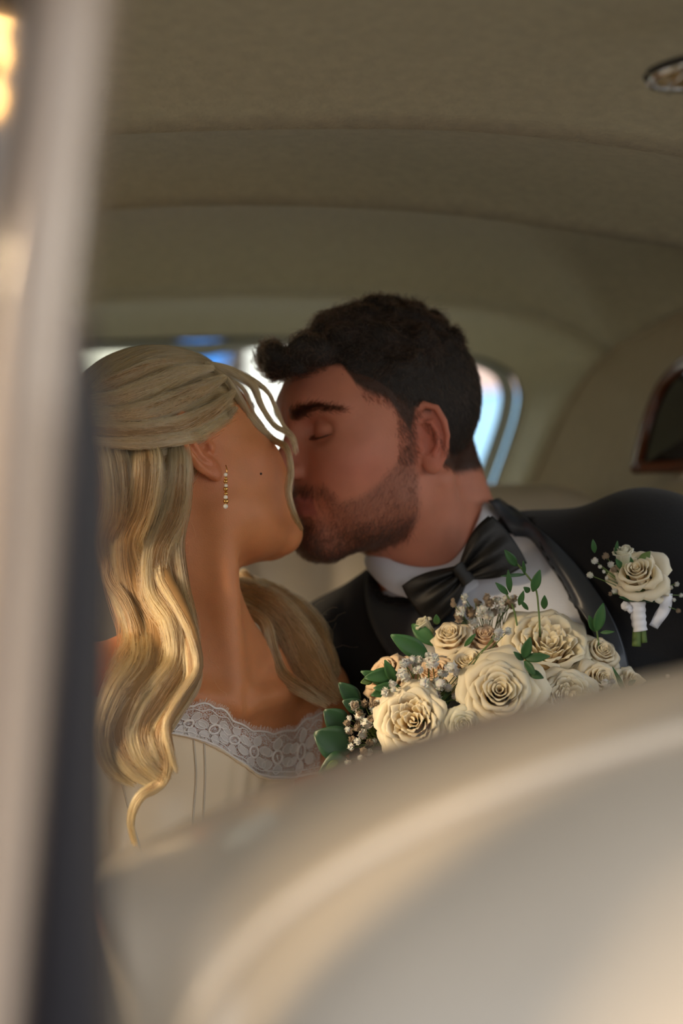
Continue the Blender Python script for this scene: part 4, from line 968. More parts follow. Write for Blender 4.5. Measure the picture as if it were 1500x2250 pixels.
def drape(tree, rows, nu, nv, lift, bulge=0.0, fall=1.42):
    """a cloth patch laid over a body: rows of pixel polylines, interpolated, dropped on the surface"""
    R = np.stack([cat_rom(np.array([(x, y, 0) for x, y in r]), nu) for r in rows]); R = np.stack([cat_rom(R[:, j], nv) for j in range(nu)], 1)
    G = np.zeros((nv, nu, 3)); last = fall
    for i in range(nv):
        for j in range(nu):
            h = hit(tree, R[i, j, 0], R[i, j, 1])
            if h is None: G[i, j] = (np.nan,) * 3
            else: G[i, j] = h[0] + h[1] * (lift + bulge * math.sin(math.pi * i / (nv - 1)))
    # pixels that missed take the depth of their neighbours
    ok = ~np.isnan(G[..., 1])
    yy = G[..., 1].copy()
    for i in range(nv):
        g = np.where(ok[i])[0]
        if len(g): yy[i] = np.interp(np.arange(nu), g, yy[i, g])
        else: yy[i] = fall
    k = np.array([.25, .5, .25])
    for _ in range(3):
        yy = np.apply_along_axis(lambda v: np.convolve(np.pad(v, 1, 'edge'), k, 'valid'), 0, yy); yy = np.apply_along_axis(lambda v: np.convolve(np.pad(v, 1, 'edge'), k, 'valid'), 1, yy)
    for i in range(nv):
        for j in range(nu): G[i, j] = W(R[i, j, 0], R[i, j, 1], yy[i, j])
    return G
G = drape(jB, [[(1074, 1098), (1140, 1188), (1232, 1290), (1292, 1370), (1335, 1500), (1350, 1640)], [(1105, 1100), (1185, 1165), (1290, 1275), (1352, 1380), (1385, 1500), (1400, 1640)]], 50, 12, .004, .003)
solid(MB().grid(G).obj('lapel', M_satin, groom), .003, 1)
G = drape(jB, [[(840, 1222), (880, 1262), (960, 1318), (1020, 1360), (1108, 1520), (1170, 1640)], [(816, 1215), (800, 1290), (815, 1370), (860, 1450), (960, 1560), (1040, 1660)]], 50, 12, .006, .006, 1.45)
solid(MB().grid(G).obj('lapel', M_satin, groom), .003, 1)
# collar
tl = rail([(1045, 1082, 1.553), (1063, 1090, 1.51), (1054, 1140, 1.470), (1024, 1200, 1.452), (988, 1238, 1.444), (930, 1249, 1.444), (870, 1238, 1.452), (828, 1212, 1.475), (838, 1172, 1.53), (900, 1115, 1.575), (980, 1085, 1.580), (1045, 1082, 1.553)])
ml = rail([(1062, 1090, 1.565), (1092, 1108, 1.515), (1090, 1168, 1.465), (1052, 1228, 1.442), (1000, 1268, 1.432), (932, 1278, 1.432), (866, 1262, 1.442), (820, 1228, 1.470), (825, 1180, 1.54), (890, 1120, 1.59), (985, 1085, 1.595), (1062, 1090, 1.565)])
bl2 = rail([(1078, 1110, 1.570), (1118, 1136, 1.515), (1120, 1200, 1.462), (1078, 1262, 1.436), (1004, 1312, 1.422), (934, 1320, 1.422), (866, 1304, 1.432), (816, 1262, 1.464), (815, 1200, 1.545), (885, 1135, 1.60), (990, 1100, 1.605), (1078, 1110, 1.570)])
A, B_, C_ = [cat_rom(np.array(x), 90) for x in (tl, ml, bl2)]
inner = A + np.array([0, 0, -.028]) + norm(A.mean(0) - A) * .003
o = MB().grid(np.stack([inner, A + norm(A.mean(0) - A) * .0015, A, A * .6 + B_ * .4, B_, C_])).obj('shirt_collar', M_shirt, groom); solid(o, .0012, 0)
# bow tie: two pleated wings, front and back layer, and the knot
bc = W(1018, 1258, 1.412); ax = norm(W(1118, 1172, 1.405) - W(918, 1318, 1.412)); nrm_ = norm(np.array([-.15, -.97, -.12])); upb = norm(np.cross(nrm_, ax)); upb = upb if upb[2] > 0 else -upb
def wing(sgn, L, h0, h1, lay, dz=0):
    G = []
    for i in range(22):
        t = i / 21; h = h0 + (h1 - h0) * math.sin(min(1, t * 1.15) * math.pi / 2); row = []
        for j in range(21):
            s = j / 10 - 1; fold = .0042 * math.cos(s * 3.2 * math.pi) * (1 - t) ** 1.1 + .0022 * math.cos(s * 2 * math.pi + 1) * t * (1 - t) * 3
            z = .0095 * math.sin(math.pi * min(1, t * .9 + .05)) * (1 - .35 * s * s) + fold + lay
            L_ = L * (1 - .05 * s * s)
            row.append(bc + ax * sgn * t * L_ + upb * (s * h + dz * t) + nrm_ * z)
        G.append(row)
    return np.array(G)
bt = MB(); bt.grid(wing(1, .054, .0075, .0265, .002)); bt.grid(wing(1, .050, .007, .024, -.006, .004)); o = bt.obj('bow_tie', M_bow, groom); solid(o, .0018, 0)
w2 = MB(); w2.grid(wing(-1, .054, .0075, .0235, .002)); w2.grid(wing(-1, .050, .007, .022, -.006, -.004)); solid(w2.obj('bow_wing', M_bow, o), .0018, 0)
G = []
for i in range(14):
    t = i / 13; row = []
    for j in range(16):
        a = j / 16 * 2 * math.pi; pinch = 1 - .12 * math.sin(math.pi * t)
        row.append(bc + upb * ((t - .5) * .019) + ax * math.cos(a) * .0078 * pinch + nrm_ * (.006 + math.sin(a) * .0075 + .0008 * math.cos(3 * a)))
    G.append(row)
MB().grid(np.array(G), True).obj('bow_knot', M_bow, o)
# collar band of the tie disappears under the collar points
# ---- dress
npx = [(160, 1500), (215, 1535), (300, 1590), (375, 1604), (430, 1618), (480, 1640), (530, 1672), (575, 1702), (630, 1706), (690, 1700), (760, 1640), (820, 1560)]
nl = np.array([chest_px(x, y, bC, bT, .075) for x, y in npx]); nl = nl[np.argsort(nl[:, 0])]
def dress(p):
    q = ((p - bC.astype(F)) @ bT.astype(F))
    t = ell(q, (0, -.105, -.005), (.132, .160, .085))
    t = smin(t, ell(q, (0, -.35, -.005), (.125, .17, .09)), .05)
    t = smin(t, ell(q, (.062, -.135, .055), (.055, .058, .048)), .03); t = smin(t, ell(q, (-.062, -.135, .055), (.055, .058, .048)), .03)
    t = smin(t, cone(q, (-.135, 0, -.005), (.135, 0, -.005), .036, .036), .04) - .006
    sl = chain(p, [bSR + np.array([0, 0, -.01]), (bSR + bElb) / 2], [.046, .046], .015)
    t = smin(t, sl, .015)
    ruch = .0012 * np.sin(q[:, 0] * 330) * np.exp(-((q[:, 0] - .015) / .028) ** 2) * sstep(-.17, -.10, q[:, 1]); t = t - ruch
    ln = np.interp(q[:, 0], nl[:, 0], nl[:, 1]).astype(F)
    t = smax(t, (q[:, 1] - ln) * .8, .003)
    return smax(t, -q[:, 1] - .44, .01)
dV, dQ = surface_nets(dress, (-.34, 1.14, ZC - .60), (.10, 1.62, ZC - .02), .0040)
mesh_obj('dress', dV, dQ, M_dress, bride); dB = bvh(dV, dQ)
def surf_line(tree, pts, n, lift, fall=1.28):
    c = cat_rom(np.array([(x, y, 0) for x, y in pts]), n); out = []; last = None
    for x, y, _ in c:
        h = hit(tree, x, y, lift)
        if h is not None: last = h[0]; out.append(h[0])
    return np.array(out)
M_seam = mat('dress seam', sr(206, 196, 178), .5)
for pts in ([(448, 1628), (450, 1700), (446, 1790), (440, 1900)], [(425, 1624), (430, 1700), (424, 1790), (418, 1900)], [(262, 1700), (285, 1790), (320, 1900)]):
    MB().tube(surf_line(dB, pts, 30, .0003), .0009, 6).obj('seam', M_seam, bride)
MB().tube(surf_line(dB, [(300, 1597), (375, 1609), (430, 1623), (480, 1646), (530, 1678), (575, 1708), (630, 1712), (695, 1704)], 60, .001), .0016, 6).obj('neckline_piping', M_dress, bride)
# lace: net strip with a scalloped edge, flower motifs and eyelash fringe
allT = BVHTree.FromPolygons([tuple(v) for v in np.concatenate([bV, dV]).tolist()], [tuple(q) for q in np.concatenate([bQ, dQ + len(bV)]).tolist()])
lowe = cat_rom(np.array([(300, 1606, 0), (375, 1612, 0), (430, 1626, 0), (480, 1648, 0), (530, 1680, 0), (575, 1708, 0), (630, 1712, 0), (700, 1704, 0)]), 130)
tope = cat_rom(np.array([(330, 1568, 0), (385, 1556, 0), (430, 1545, 0), (485, 1556, 0), (525, 1588, 0), (560, 1606, 0), (610, 1608, 0), (645, 1600, 0), (672, 1578, 0), (705, 1566, 0)]), 130)
u = np.linspace(0, 1, 130); sc = np.abs(np.sin(u * math.pi * 8.5)) ** .6 * 9 - 4
nrm2 = norm(tope - lowe); tope = tope + nrm2 * sc[:, None]
G = []
for v in np.linspace(0, 1, 12):
    row = []
    for a, b in zip(lowe, tope):
        p = a * (1 - v) + b * v; h = hit(allT, p[0], p[1], .0028); row.append(h[0] if h is not None else W(p[0], p[1], 1.32))
    G.append(row)
G = np.array(G)
for _ in range(4): G[:, 1:-1] = (G[:, :-2] + 2 * G[:, 1:-1] + G[:, 2:]) / 4
m = bpy.data.materials.new('lace net'); m.use_nodes = True; N = m.node_tree.nodes; L = m.node_tree.links; b = N['Principled BSDF']; b.inputs['Base Color'].default_value = sr(238, 230, 226); b.inputs['Roughness'].default_value = .7
co = N.new('ShaderNodeTexCoord'); vo = N.new('ShaderNodeTexVoronoi'); vo.feature = 'DISTANCE_TO_EDGE'; vo.inputs['Scale'].default_value = 620; mr = N.new('ShaderNodeMapRange'); mr.inputs[1].default_value = .10; mr.inputs[2].default_value = .18; mr.inputs[3].default_value = .85; mr.inputs[4].default_value = .06
L.new(co.outputs['Object'], vo.inputs['Vector']); L.new(vo.outputs['Distance'], mr.inputs[0]); L.new(mr.outputs[0], b.inputs['Alpha']); M_net = m
lace = MB().grid(G).obj('lace_trim', M_net, bride)
M_lace = mat('lace thread', sr(244, 238, 234), .75, bump=(1200, .5))
m2 = bpy.data.materials.new('lace petal'); m2.use_nodes = True; b = m2.node_tree.nodes['Principled BSDF']; b.inputs['Base Color'].default_value = sr(240, 234, 230); b.inputs['Alpha'].default_value = .72; M_lp = m2
def gp(u_, v_):
    i = np.clip(v_, 0, 1) * 11; j = np.clip(u_, 0, 1) * 129; i0 = int(min(i, 10)); j0 = int(min(j, 128)); fi = i - i0; fj = j - j0
    p = G[i0, j0] * (1 - fi) * (1 - fj) + G[i0 + 1, j0] * fi * (1 - fj) + G[i0, j0 + 1] * (1 - fi) * fj + G[i0 + 1, j0 + 1] * fi * fj
    return p
nn = lambda p: norm(np.array([0, 0, ZC]) - p)
Lu = .165; Lv = .040; rr = random.Random(11)
def motif(u0, v0, s, ang):
    th = MB(); pet = MB()
    def P(a, b, l=0): ca, sa = math.cos(ang), math.sin(ang); p = gp(u0 + (a * ca - b * sa) * s / Lu, v0 + (a * sa + b * ca) * s / Lv); return p + nn(p) * (.0008 + l)
    t = np.linspace(0, 2 * math.pi, 20); th.tube([P(.30 * math.cos(x), .42 * math.sin(x), .0004) for x in t], .0011, 6)
    th.tube([P(0, -.14), P(0, .0), P(.02, .15)], .0006, 5)
    for k in range(6):
        a = k * math.pi / 3 + .3; cx, cy = .78 * math.cos(a), .85 * math.sin(a)
        ring_ = [P(cx + .36 * math.cos(x) * math.cos(a) - .28 * math.sin(x) * math.sin(a), cy + .36 * math.cos(x) * math.sin(a) + .28 * math.sin(x) * math.cos(a)) for x in t]
        th.tube(ring_, .0005, 5); c0 = P(cx, cy); pet.add(np.array(ring_[:-1] + [c0]), [(i, (i + 1) % 19, 19) for i in range(19)])
    f = th.obj('lace_flower', M_lace, lace); pet.obj('lace_petals', M_lp, f)
for u0, v0, s, a in ((.10, .40, .0135, .2), (.24, .38, .0135, -.25), (.38, .42, .0135, -.5), (.50, .45, .0130, -.8), (.62, .45, .013, .1), (.75, .45, .013, .4), (.89, .45, .013, .2)): motif(u0, v0, s, a)
fr_ = MB()
fr_.tube([gp(x, .97) + nn(gp(x, .97)) * .001 for x in np.linspace(0, 1, 150)], .0009, 6); fr_.tube([gp(x, .84 + .05 * math.sin(x * 60)) + nn(gp(x, .85)) * .001 for x in np.linspace(0, 1, 150)], .0005, 5)
fr_.tube([gp(x, .03) + nn(gp(x, .03)) * .001 for x in np.linspace(0, 1, 150)], .0009, 6); fr_.tube([gp(x, .12) + nn(gp(x, .12)) * .001 for x in np.linspace(0, 1, 150)], .0006, 5)
fr_.obj('lace_edging', M_lace, lace)
fp = []
for x in np.linspace(0.01, .99, 260):
    a = gp(x, .97); d = norm(gp(x, 1) - gp(x, .8)); s = norm(gp(min(1, x + .01), .9) - gp(max(0, x - .01), .9)); l = rr.uniform(.003, .0055); q = rr.uniform(-.5, .5)
    fp.append([a + (d * t + s * q * t * t) * l + nn(a) * .001 for t in np.linspace(0, 1, 5)])
curves_obj('lace_fringe', np.array(fp), .00012, mat('fringe', sr(240, 232, 226), .7), lace)
# earring: a short drop of small gold and crystal beads
M_gold = mat('gold', sr(226, 178, 104), .2, metal=1); M_crys = mat('crystal', sr(240, 236, 226), .05, spec=1, coat=1)
lobe = to_world((-.0775, -.006, -.026), BH, BR, BS); lobe = W(496, 1038, lobe[1] - .012)
er = empty('drop_earring', lobe, 'slim gold and crystal drop earring hanging from the woman\'s ear', 'earring')
def ball(c, r, m, name, par, seg=10):
    t = np.linspace(0, math.pi, seg); P = np.stack([np.zeros(seg), np.zeros(seg), np.cos(t) * r], 1) + np.array(c); V, Fc = tube(P, np.maximum(np.sin(t) * r, 1e-5), 12); return mesh_obj(name, V, Fc, m, par)
MB().tube([lobe + np.array([0, 0, .006]), lobe + np.array([.001, -.003, .003]), lobe + np.array([.001, -.003, -.002]), lobe + np.array([0, 0, -.004])], .0005, 6).obj('hook', M_gold, er)
z = 0
for i, (r, mm) in enumerate([(.0019, M_crys), (.0016, M_gold), (.0021, M_gold), (.0018, M_crys), (.0023, M_gold), (.0019, M_gold), (.0021, M_crys), (.0026, M_gold), (.0023, M_crys)]):
    ball(lobe + np.array([.0003 * (i % 2), -.003, -.002 - z]), r * .92, mm, 'bead', er); z += r * 1.62
# small moles
for px, py in ((573, 1041),):
    h = hit(bB, px, py, .0001)
    if h: ball(h[0], .0011, M_lash, 'mole', bride, 6)

# ---- seated legs: trousers and skirt (behind the front seat)
def legs(p):
    d = None
    for hx, kx in ((.16, .12), (.34, .36)):
        e = chain(p, [(hx, 1.56, ZC - .52), (kx, 1.14, ZC - .49), (kx + .01, 1.10, .42)], [.095, .068, .052], .03); d = e if d is None else smin(d, e, .03)
    return smax(d, .40 - p[:, 2], .01)
lV, lQ = surface_nets(legs, (.0, 1.0, .34), (.50, 1.70, ZC - .38), .009); mesh_obj('trousers', lV, lQ, M_suit, groom)
for x in (.13, .37):
    MB().tube([(x, 1.15, .345), (x, 1.08, .345), (x, .98, .335), (x, .90, .325)], [.036, .046, .040, .024], 14).obj('shoe', M_satin, groom)
def skirt(p):
    d = chain(p, [(-.17, 1.50, ZC - .50), (-.17, 1.16, ZC - .47), (-.17, 1.12, .36)], [.16, .15, .20], .05)
    d = d + .006 * np.sin(p[:, 0] * 90) * sstep(.9, .4, p[:, 2]); return smax(d, .305 - p[:, 2], .01)
kV2, kQ2 = surface_nets(skirt, (-.46, .86, .28), (.10, 1.72, ZC - .30), .009); mesh_obj('skirt', kV2, kQ2, M_dress, bride)
# ---------------------------------------------------------------- flowers
def petal_mat(name, c_in, c_out, gr=0.0):
    m = bpy.data.materials.new(name); m.use_nodes = True; N = m.node_tree.nodes; L = m.node_tree.links; b = N['Principled BSDF']
    a = N.new('ShaderNodeAttribute'); a.attribute_name = 'pv'; r = N.new('ShaderNodeValToRGB'); L.new(a.outputs['Fac'], r.inputs[0])
    r.color_ramp.elements[0].color = c_in; r.color_ramp.elements[0].position = .0; r.color_ramp.elements[1].color = c_out; r.color_ramp.elements[1].position = .62
    n = N.new('ShaderNodeTexNoise'); n.inputs['Scale'].default_value = 60; n.inputs['Detail'].default_value = 4
    co = N.new('ShaderNodeTexCoord'); L.new(co.outputs['Object'], n.inputs['Vector'])
    mx = N.new('ShaderNodeMix'); mx.data_type = 'RGBA'; mx.blend_type = 'MULTIPLY'; mx.inputs['Factor'].default_value = .08; L.new(r.outputs[0], mx.inputs['A']); L.new(n.outputs['Fac'], mx.inputs['B'])
    L.new(mx.outputs['Result'], b.inputs['Base Color']); b.inputs['Roughness'].default_value = .55; b.inputs['Sheen Weight'].default_value = .1; b.inputs['Specular IOR Level'].default_value = .3
    b.inputs['Subsurface Weight'].default_value = .5; b.inputs['Subsurface Radius'].default_value = (1, .8, .5); b.inputs['Subsurface Scale'].default_value = .006
    bu = N.new('ShaderNodeBump'); bu.inputs['Strength'].default_value = .18; bu.inputs['Distance'].default_value = .001; L.new(n.outputs['Fac'], bu.inputs['Height']); L.new(bu.outputs[0], b.inputs['Normal'])
    return m
M_rose = petal_mat('cream rose petal', sr(244, 190, 108), sr(255, 238, 196)); M_peach = petal_mat('peach rose petal', sr(226, 172, 118), sr(240, 206, 164)); M_green = petal_mat('green white petal', sr(196, 204, 132), sr(240, 236, 204))
M_leaf = mat('leaf green', sr(52, 96, 54), .5, sss=.05, noise=(30, .25), spec=.4); M_leafd = mat('dark eucalyptus leaf', sr(36, 70, 46), .45, noise=(20, .25)); M_leafl = mat('light leaf', sr(96, 122, 60), .5, noise=(30, .2))
M_stem = mat('stem green', sr(92, 116, 60), .6); M_gyp = mat('gypsophila white', sr(248, 242, 232), .8, sss=.3, bump=(900, .6)); M_gypd = mat('gypsophila cream', sr(224, 200, 170), .8, bump=(900, 1.0)); M_rib = mat('white ribbon', sr(228, 230, 238), .45, bump=(90, .4))
def basis(d, tw=0.0):
    d = norm(np.array(d)); a = norm(np.cross(d, np.array([.13, .2, 1.0]))); b = np.cross(d, a); c, s = math.cos(tw), math.sin(tw)
    return np.stack([a * c + b * s, b * c - a * s, d], 1)
def petal(az, rb, rt, zb, zt, width, curl, rnd, nu=9, nv=9, notch=0.0, lean=0.0):
    """a cupped petal round the flower's axis: base radius rb, rim radius rt, from height zb to zt"""
    G = np.zeros((nv, nu, 3)); T = np.zeros((nv, nu))
    p1, p2 = rnd.random() * 6.28, rnd.random() * 6.28; k1 = rnd.uniform(.6, 1.4); tilt = rnd.gauss(0, .05)
    for i in range(nv):
        v = i / (nv - 1)
        wv = width * (.62 + .38 * math.sin(math.pi * min(.5, v * .6)))
        if v > .62: wv *= max(.05, 1 - ((v - .62) / .38) ** 2 * .55)
        for j in range(nu):
            u = j / (nu - 1) * 2 - 1; a = az + u * wv + tilt * v
            r = rb + (rt - rb) * (v ** 1.35 if rt > rb else v)
            r += curl * rt * max(0, v - .62) ** 1.6 * 3.2 - .10 * rt * u * u * v * (1 - lean)
            z = zb + (zt - zb) * (math.sin(v * math.pi / 2) ** .85) - curl * (zt - zb) * max(0, v - .72) ** 1.5 * 3.6 - (zt - zb) * .10 * u * u * v
            e = v * v * rt
            r += e * (.045 * math.sin(u * 4.2 * k1 + p1) + .012 * math.sin(u * 9 + p2)); z += e * .03 * math.sin(u * 4.5 + p2) - notch * e * math.exp(-(u / .22) ** 2) * (v > .9)
            G[i, j] = (r * math.cos(a), r * math.sin(a), z); T[i, j] = v
    return G, T
def add_pv(o, T): 
    at = o.data.attributes.new('pv', 'FLOAT', 'POINT'); at.data.foreach_set('value', np.asarray(T, dtype=np.float32).ravel())
def make_rose(parent, C, d, R, m, seed, style='open', tw=0.0, outer=None, name='rose'):
    rnd = random.Random(seed); B = basis(d, tw); C = np.array(C)
    wd_ = lambda G: (G.reshape(-1, 3) * R) @ B.T + C
    petals = []
    if style == 'open':                                # full-blown rose
        layers = [(5, .98, .50, -.70, .02, 1.05, .30), (5, .86, .46, -.62, .24, 1.05, .24), (5, .72, .40, -.55, .38, 1.0, .16), (5, .57, .32, -.5, .46, 1.0, .08), (4, .43, .23, -.45, .50, 1.15, .02), (4, .31, .16, -.4, .51, 1.2, -.02), (3, .20, .10, -.35, .50, 1.5, -.05), (3, .11, .04, -.3, .47, 1.7, -.05)]
    elif style == 'quartered':                         # garden rose: crowded ruffled heart inside cupped guard petals
        layers = [(5, .98, .55, -.65, .16, 1.05, .22), (5, .90, .52, -.6, .30, 1.0, .16), (6, .80, .46, -.55, .38, .86, .10), (7, .66, .40, -.5, .40, .62, .04), (8, .54, .32, -.45, .40, .50, .0), (8, .42, .24, -.4, .41, .50, -.04), (7, .30, .16, -.35, .41, .56, -.05), (5, .18, .08, -.3, .40, .8, -.05)]
    elif style == 'bud':
        layers = [(4, .62, .40, -.9, .42, 1.1, .20), (4, .52, .34, -.85, .55, 1.1, .08), (3, .38, .24, -.8, .62, 1.4, .02), (3, .24, .14, -.7, .62, 1.5, -.04), (3, .13, .05, -.6, .60, 1.6, -.04)]
    else:                                              # half-open
        layers = [(5, .92, .50, -.75, .06, 1.05, .36), (4, .76, .44, -.70, .32, 1.15, .22), (4, .60, .36, -.62, .46, 1.15, .12), (4, .45, .26, -.55, .54, 1.15, .04), (3, .32, .18, -.5, .55, 1.4, 0), (3, .20, .10, -.45, .54, 1.5, -.03), (2, .11, .04, -.4, .51, 1.7, -.03)]
    inner = MB(); IT = []; first = None; root = None
    for li, (n, rt, rb, zb, zt, w, cu) in enumerate(layers):
        o_ = rnd.random() * 6.28; big = li < 3
        for k in range(n):
            az = o_ + k * 2 * math.pi / n + rnd.gauss(0, .09)
            G, T = petal(az, rb, rt * rnd.uniform(.93, 1.05), zb, zt + rnd.uniform(-.04, .04), w * rnd.uniform(.92, 1.1), cu * rnd.uniform(.6, 1.5), rnd, notch=.05 if rnd.random() < .3 else 0)
            if style == 'quartered' and li >= 3:          # petals turned into facing swirls
                q = math.floor(az / (math.pi / 2)) * math.pi / 2 + math.pi / 4; G[..., 0] += .10 * math.cos(q) * math.sin(3 * az); G[..., 1] += .10 * math.sin(q) * math.sin(3 * az)
            if big and parent is not None: petals.append((G, T))
            else: inner.add(wd_(G), grid_faces(9, 9).tolist()); IT.append(T.ravel())
    root = inner.obj(name, m, parent); add_pv(root, np.concatenate(IT)); 
    for G, T in petals:
        o = MB().add(wd_(G), grid_faces(9, 9).tolist()).obj('petal', m, root); add_pv(o, T); solid(o, R * .012, 0)
    solid(root, R * .012, 0)
    # sepals and the green cup
    cup = MB(); t = np.linspace(0, 1, 8); prof = np.stack([np.zeros(8), np.zeros(8), -.95 + .5 * t], 1); V, Fc = tube((prof * R) @ B.T + C, R * (.10 + .22 * np.sin(t * 1.5)), 10); cup.add(V, Fc)
    cup.obj('calyx', M_stem, root)
    return root
def leaf(parent, a, b, w, m=None, cup=.25, name='leaf', ny=None):
    """a leaf from its base a to its tip b (world points), half width w, folded along the midrib"""
    a = np.array(a); b = np.array(b); L_ = np.linalg.norm(b - a); t = norm(b - a); n = norm(np.array([0, 0, ZC]) - (a + b) / 2) if ny is None else norm(np.array(ny)); s = norm(np.cross(t, n)); n = np.cross(s, t)
    G = []
    for i in range(9):
        v = i / 8; h = w * (math.sin(math.pi * min(1, v * .94 + .03)) ** .85) * (1.12 - .3 * v) + 1e-5
        G.append([a + t * L_ * v + s * h * u_ + n * (abs(u_) * h * cup + .06 * L_ * math.sin(math.pi * v)) for u_ in (-1, -.55, 0, .55, 1)])
    o = MB().grid(np.array(G)).obj(name, m or M_leaf, parent); solid(o, .0004, 0); return o
floret_me = {}
def floret(parent, c, r, m, dark=False):
    key = (m.name, random.randrange(4))
    if key not in floret_me:
        mb = MB(); rnd = random.Random(hash(key[1]) + 5)
        for k in range(26):                            # frilled little petals packed in a ball
            d = norm(np.array([rnd.gauss(0, 1), rnd.gauss(0, 1), rnd.gauss(0, 1)])); Bq = basis(d, rnd.random() * 6); s = rnd.uniform(.42, .6)
            loc_ = [(0, 0, .25), (-s * .6, 0, .75), (-s, s * .3, .98), (0, s * .15, .90), (s, s * .3, 1.0), (s * .6, 0, .75)]
            mb.add(np.array(loc_) @ Bq.T, [(0, 1, 2, 3), (0, 3, 4, 5)])
        t_ = np.linspace(0, math.pi, 7); mb.tube(np.stack([np.zeros(7), np.zeros(7), np.cos(t_) * .72], 1), np.sin(t_) * .72 + 1e-4, 9)
        o = mb.obj('gypsophila_floret', m, parent); floret_me[key] = o.data
    else: o = bpy.data.objects.new('gypsophila_floret', floret_me[key]); COL.objects.link(o); adopt(o, parent)
    o.matrix_basis = Matrix.Translation(Vector(c)) @ Matrix.Rotation(random.random() * 6, 4, 'Z') @ Matrix.Rotation(random.random() * 3, 4, 'X') @ Matrix.Scale(r, 4)
    return o
bq = empty('bouquet', W(1120, 1900, 1.34), 'round bouquet of cream roses, greenery and tiny white flowers held between the couple', 'bouquet')
DC = W(1110, 1760, 1.46)
def rose_at(px, py, y, diam, m, seed, style, bias=(0, -.25, .05), tw=0.0):
    c = W(px, py, y); R = diam * .44 * y / FPX; d = norm(norm(c - DC) + np.array(bias)); return make_rose(bq, c - d * R * .25, d, R, m, seed, style, tw)
rose_at(905, 1582, 1.262, 190, M_rose, 1, 'quartered', (.05, -.45, .0)); rose_at(1097, 1518, 1.255, 198, M_rose, 2, 'open', (0, -.45, -.02)); rose_at(1205, 1412, 1.33, 232, M_rose, 3, 'quartered', (.0, -.20, .1))
rose_at(1250, 1530, 1.275, 150, M_rose, 4, 'quartered', (0, -.3, 0)); rose_at(988, 1393, 1.345, 104, M_rose, 5, 'half', (-.1, -.35, .2)); rose_at(1066, 1396, 1.35, 94, M_peach, 6, 'half', (0, -.35, .2))
rose_at(1030, 1458, 1.315, 150, M_rose, 7, 'open', (-.1, -.05, .45)); rose_at(1322, 1432, 1.335, 112, M_rose, 8, 'half', (.1, -.3, .1)); rose_at(1322, 1492, 1.30, 112, M_rose, 9, 'half', (.1, -.35, 0))
rose_at(1018, 1592, 1.25, 100, M_green, 10, 'half', (0, -.5, -.1)); rose_at(928, 1368, 1.36, 66, M_green, 11, 'bud', (-.5, .1, .5)); rose_at(843, 1478, 1.335, 140, M_peach, 12, 'open', (-.3, .0, .3))
rose_at(1180, 1585, 1.255, 110, M_rose, 13, 'half', (0, -.35, -.1)); rose_at(1392, 1500, 1.32, 100, M_rose, 14, 'half', (.2, -.2, .1)); rose_at(955, 1478, 1.325, 130, M_peach, 15, 'open', (-.1, -.1, .3)); rose_at(1330, 1570, 1.29, 130, M_rose, 16, 'open'); rose_at(1100, 1650, 1.26, 150, M_rose, 17, 'open'); rose_at(960, 1700, 1.28, 140, M_rose, 18, 'open')
def pl(px1, py1, px2, py2, w, y, m=None, y2=None, **k): return leaf(bq, W(px1, py1, y), W(px2, py2, y2 or y - .006), w / 2 * y / FPX, m, **k)
for a in [(940, 1442, 858, 1395, 44, 1.30), (872, 1478, 800, 1490, 34, 1.30), (868, 1505, 792, 1475, 30, 1.305), (862, 1512, 815, 1528, 26, 1.295), (868, 1500, 845, 1450, 24, 1.295), (880, 1510, 820, 1512, 26, 1.29),
          (1150, 1447, 1165, 1400, 24, 1.262), (1152, 1447, 1208, 1442, 22, 1.262), (1152, 1452, 1176, 1484, 18, 1.26), (1150, 1450, 1128, 1432, 14, 1.265), (1160, 1475, 1194, 1490, 20, 1.262), (1310, 1388, 1325, 1325, 26, 1.335), (1308, 1388, 1293, 1352, 18, 1.34), (1318, 1390, 1350, 1388, 9, 1.335),
          (1402, 1518, 1448, 1492, 20, 1.30), (1376, 1524, 1345, 1465, 10, 1.29), (1372, 1520, 1352, 1482, 10, 1.29), (1380, 1505, 1396, 1494, 12, 1.29), (1020, 1420, 1045, 1392, 12, 1.32), (960, 1372, 958, 1350, 16, 1.35), (905, 1372, 960, 1420, 34, 1.36)]:
    pl(*a)
for a in [(770, 1650, 690, 1610, 80, 1.30), (775, 1690, 700, 1700, 90, 1.295), (760, 1600, 712, 1560, 56, 1.31), (790, 1545, 744, 1500, 40, 1.325), (800, 1560, 752, 1540, 36, 1.32), (1180, 1560, 1130, 1500, 40, 1.30), (960, 1560, 985, 1500, 40, 1.31), (820, 1700, 760, 1740, 70, 1.28)]: pl(*a, m=M_leafd)
pl(742, 1672, 716, 1690, 18, 1.288, M_leafl); pl(820, 1492, 792, 1500, 20, 1.30, M_leafl)
def sprig(par, pts, y, r=.0008, m=M_stem): return MB().tube(cat_rom(np.array([W(x, yy, y) for x, yy in pts]), 24), r, 6).obj('stem', m, par)
sprig(bq, [(1186, 1400), (1183, 1340), (1175, 1290), (1150, 1255), (1112, 1214)], 1.335); sprig(bq, [(1140, 1400), (1125, 1330), (1100, 1285)], 1.34); sprig(bq, [(1318, 1440), (1312, 1395), (1310, 1380)], 1.335)
for a in [(1135, 1244, 1108, 1208, 20, 1.335), (1152, 1262, 1149, 1232, 9, 1.335), (1120, 1302, 1116, 1252, 14, 1.337), (1116, 1306, 1088, 1280, 14, 1.337), (1170, 1300, 1186, 1252, 22, 1.333), (1163, 1300, 1150, 1290, 14, 1.336), (1155, 1262, 1100, 1266, 8, 1.338), (1140, 1330, 1150, 1298, 14, 1.338), (1195, 1338, 1196, 1308, 16, 1.335), (1160, 1340, 1142, 1318, 10, 1.336)]: pl(*a)
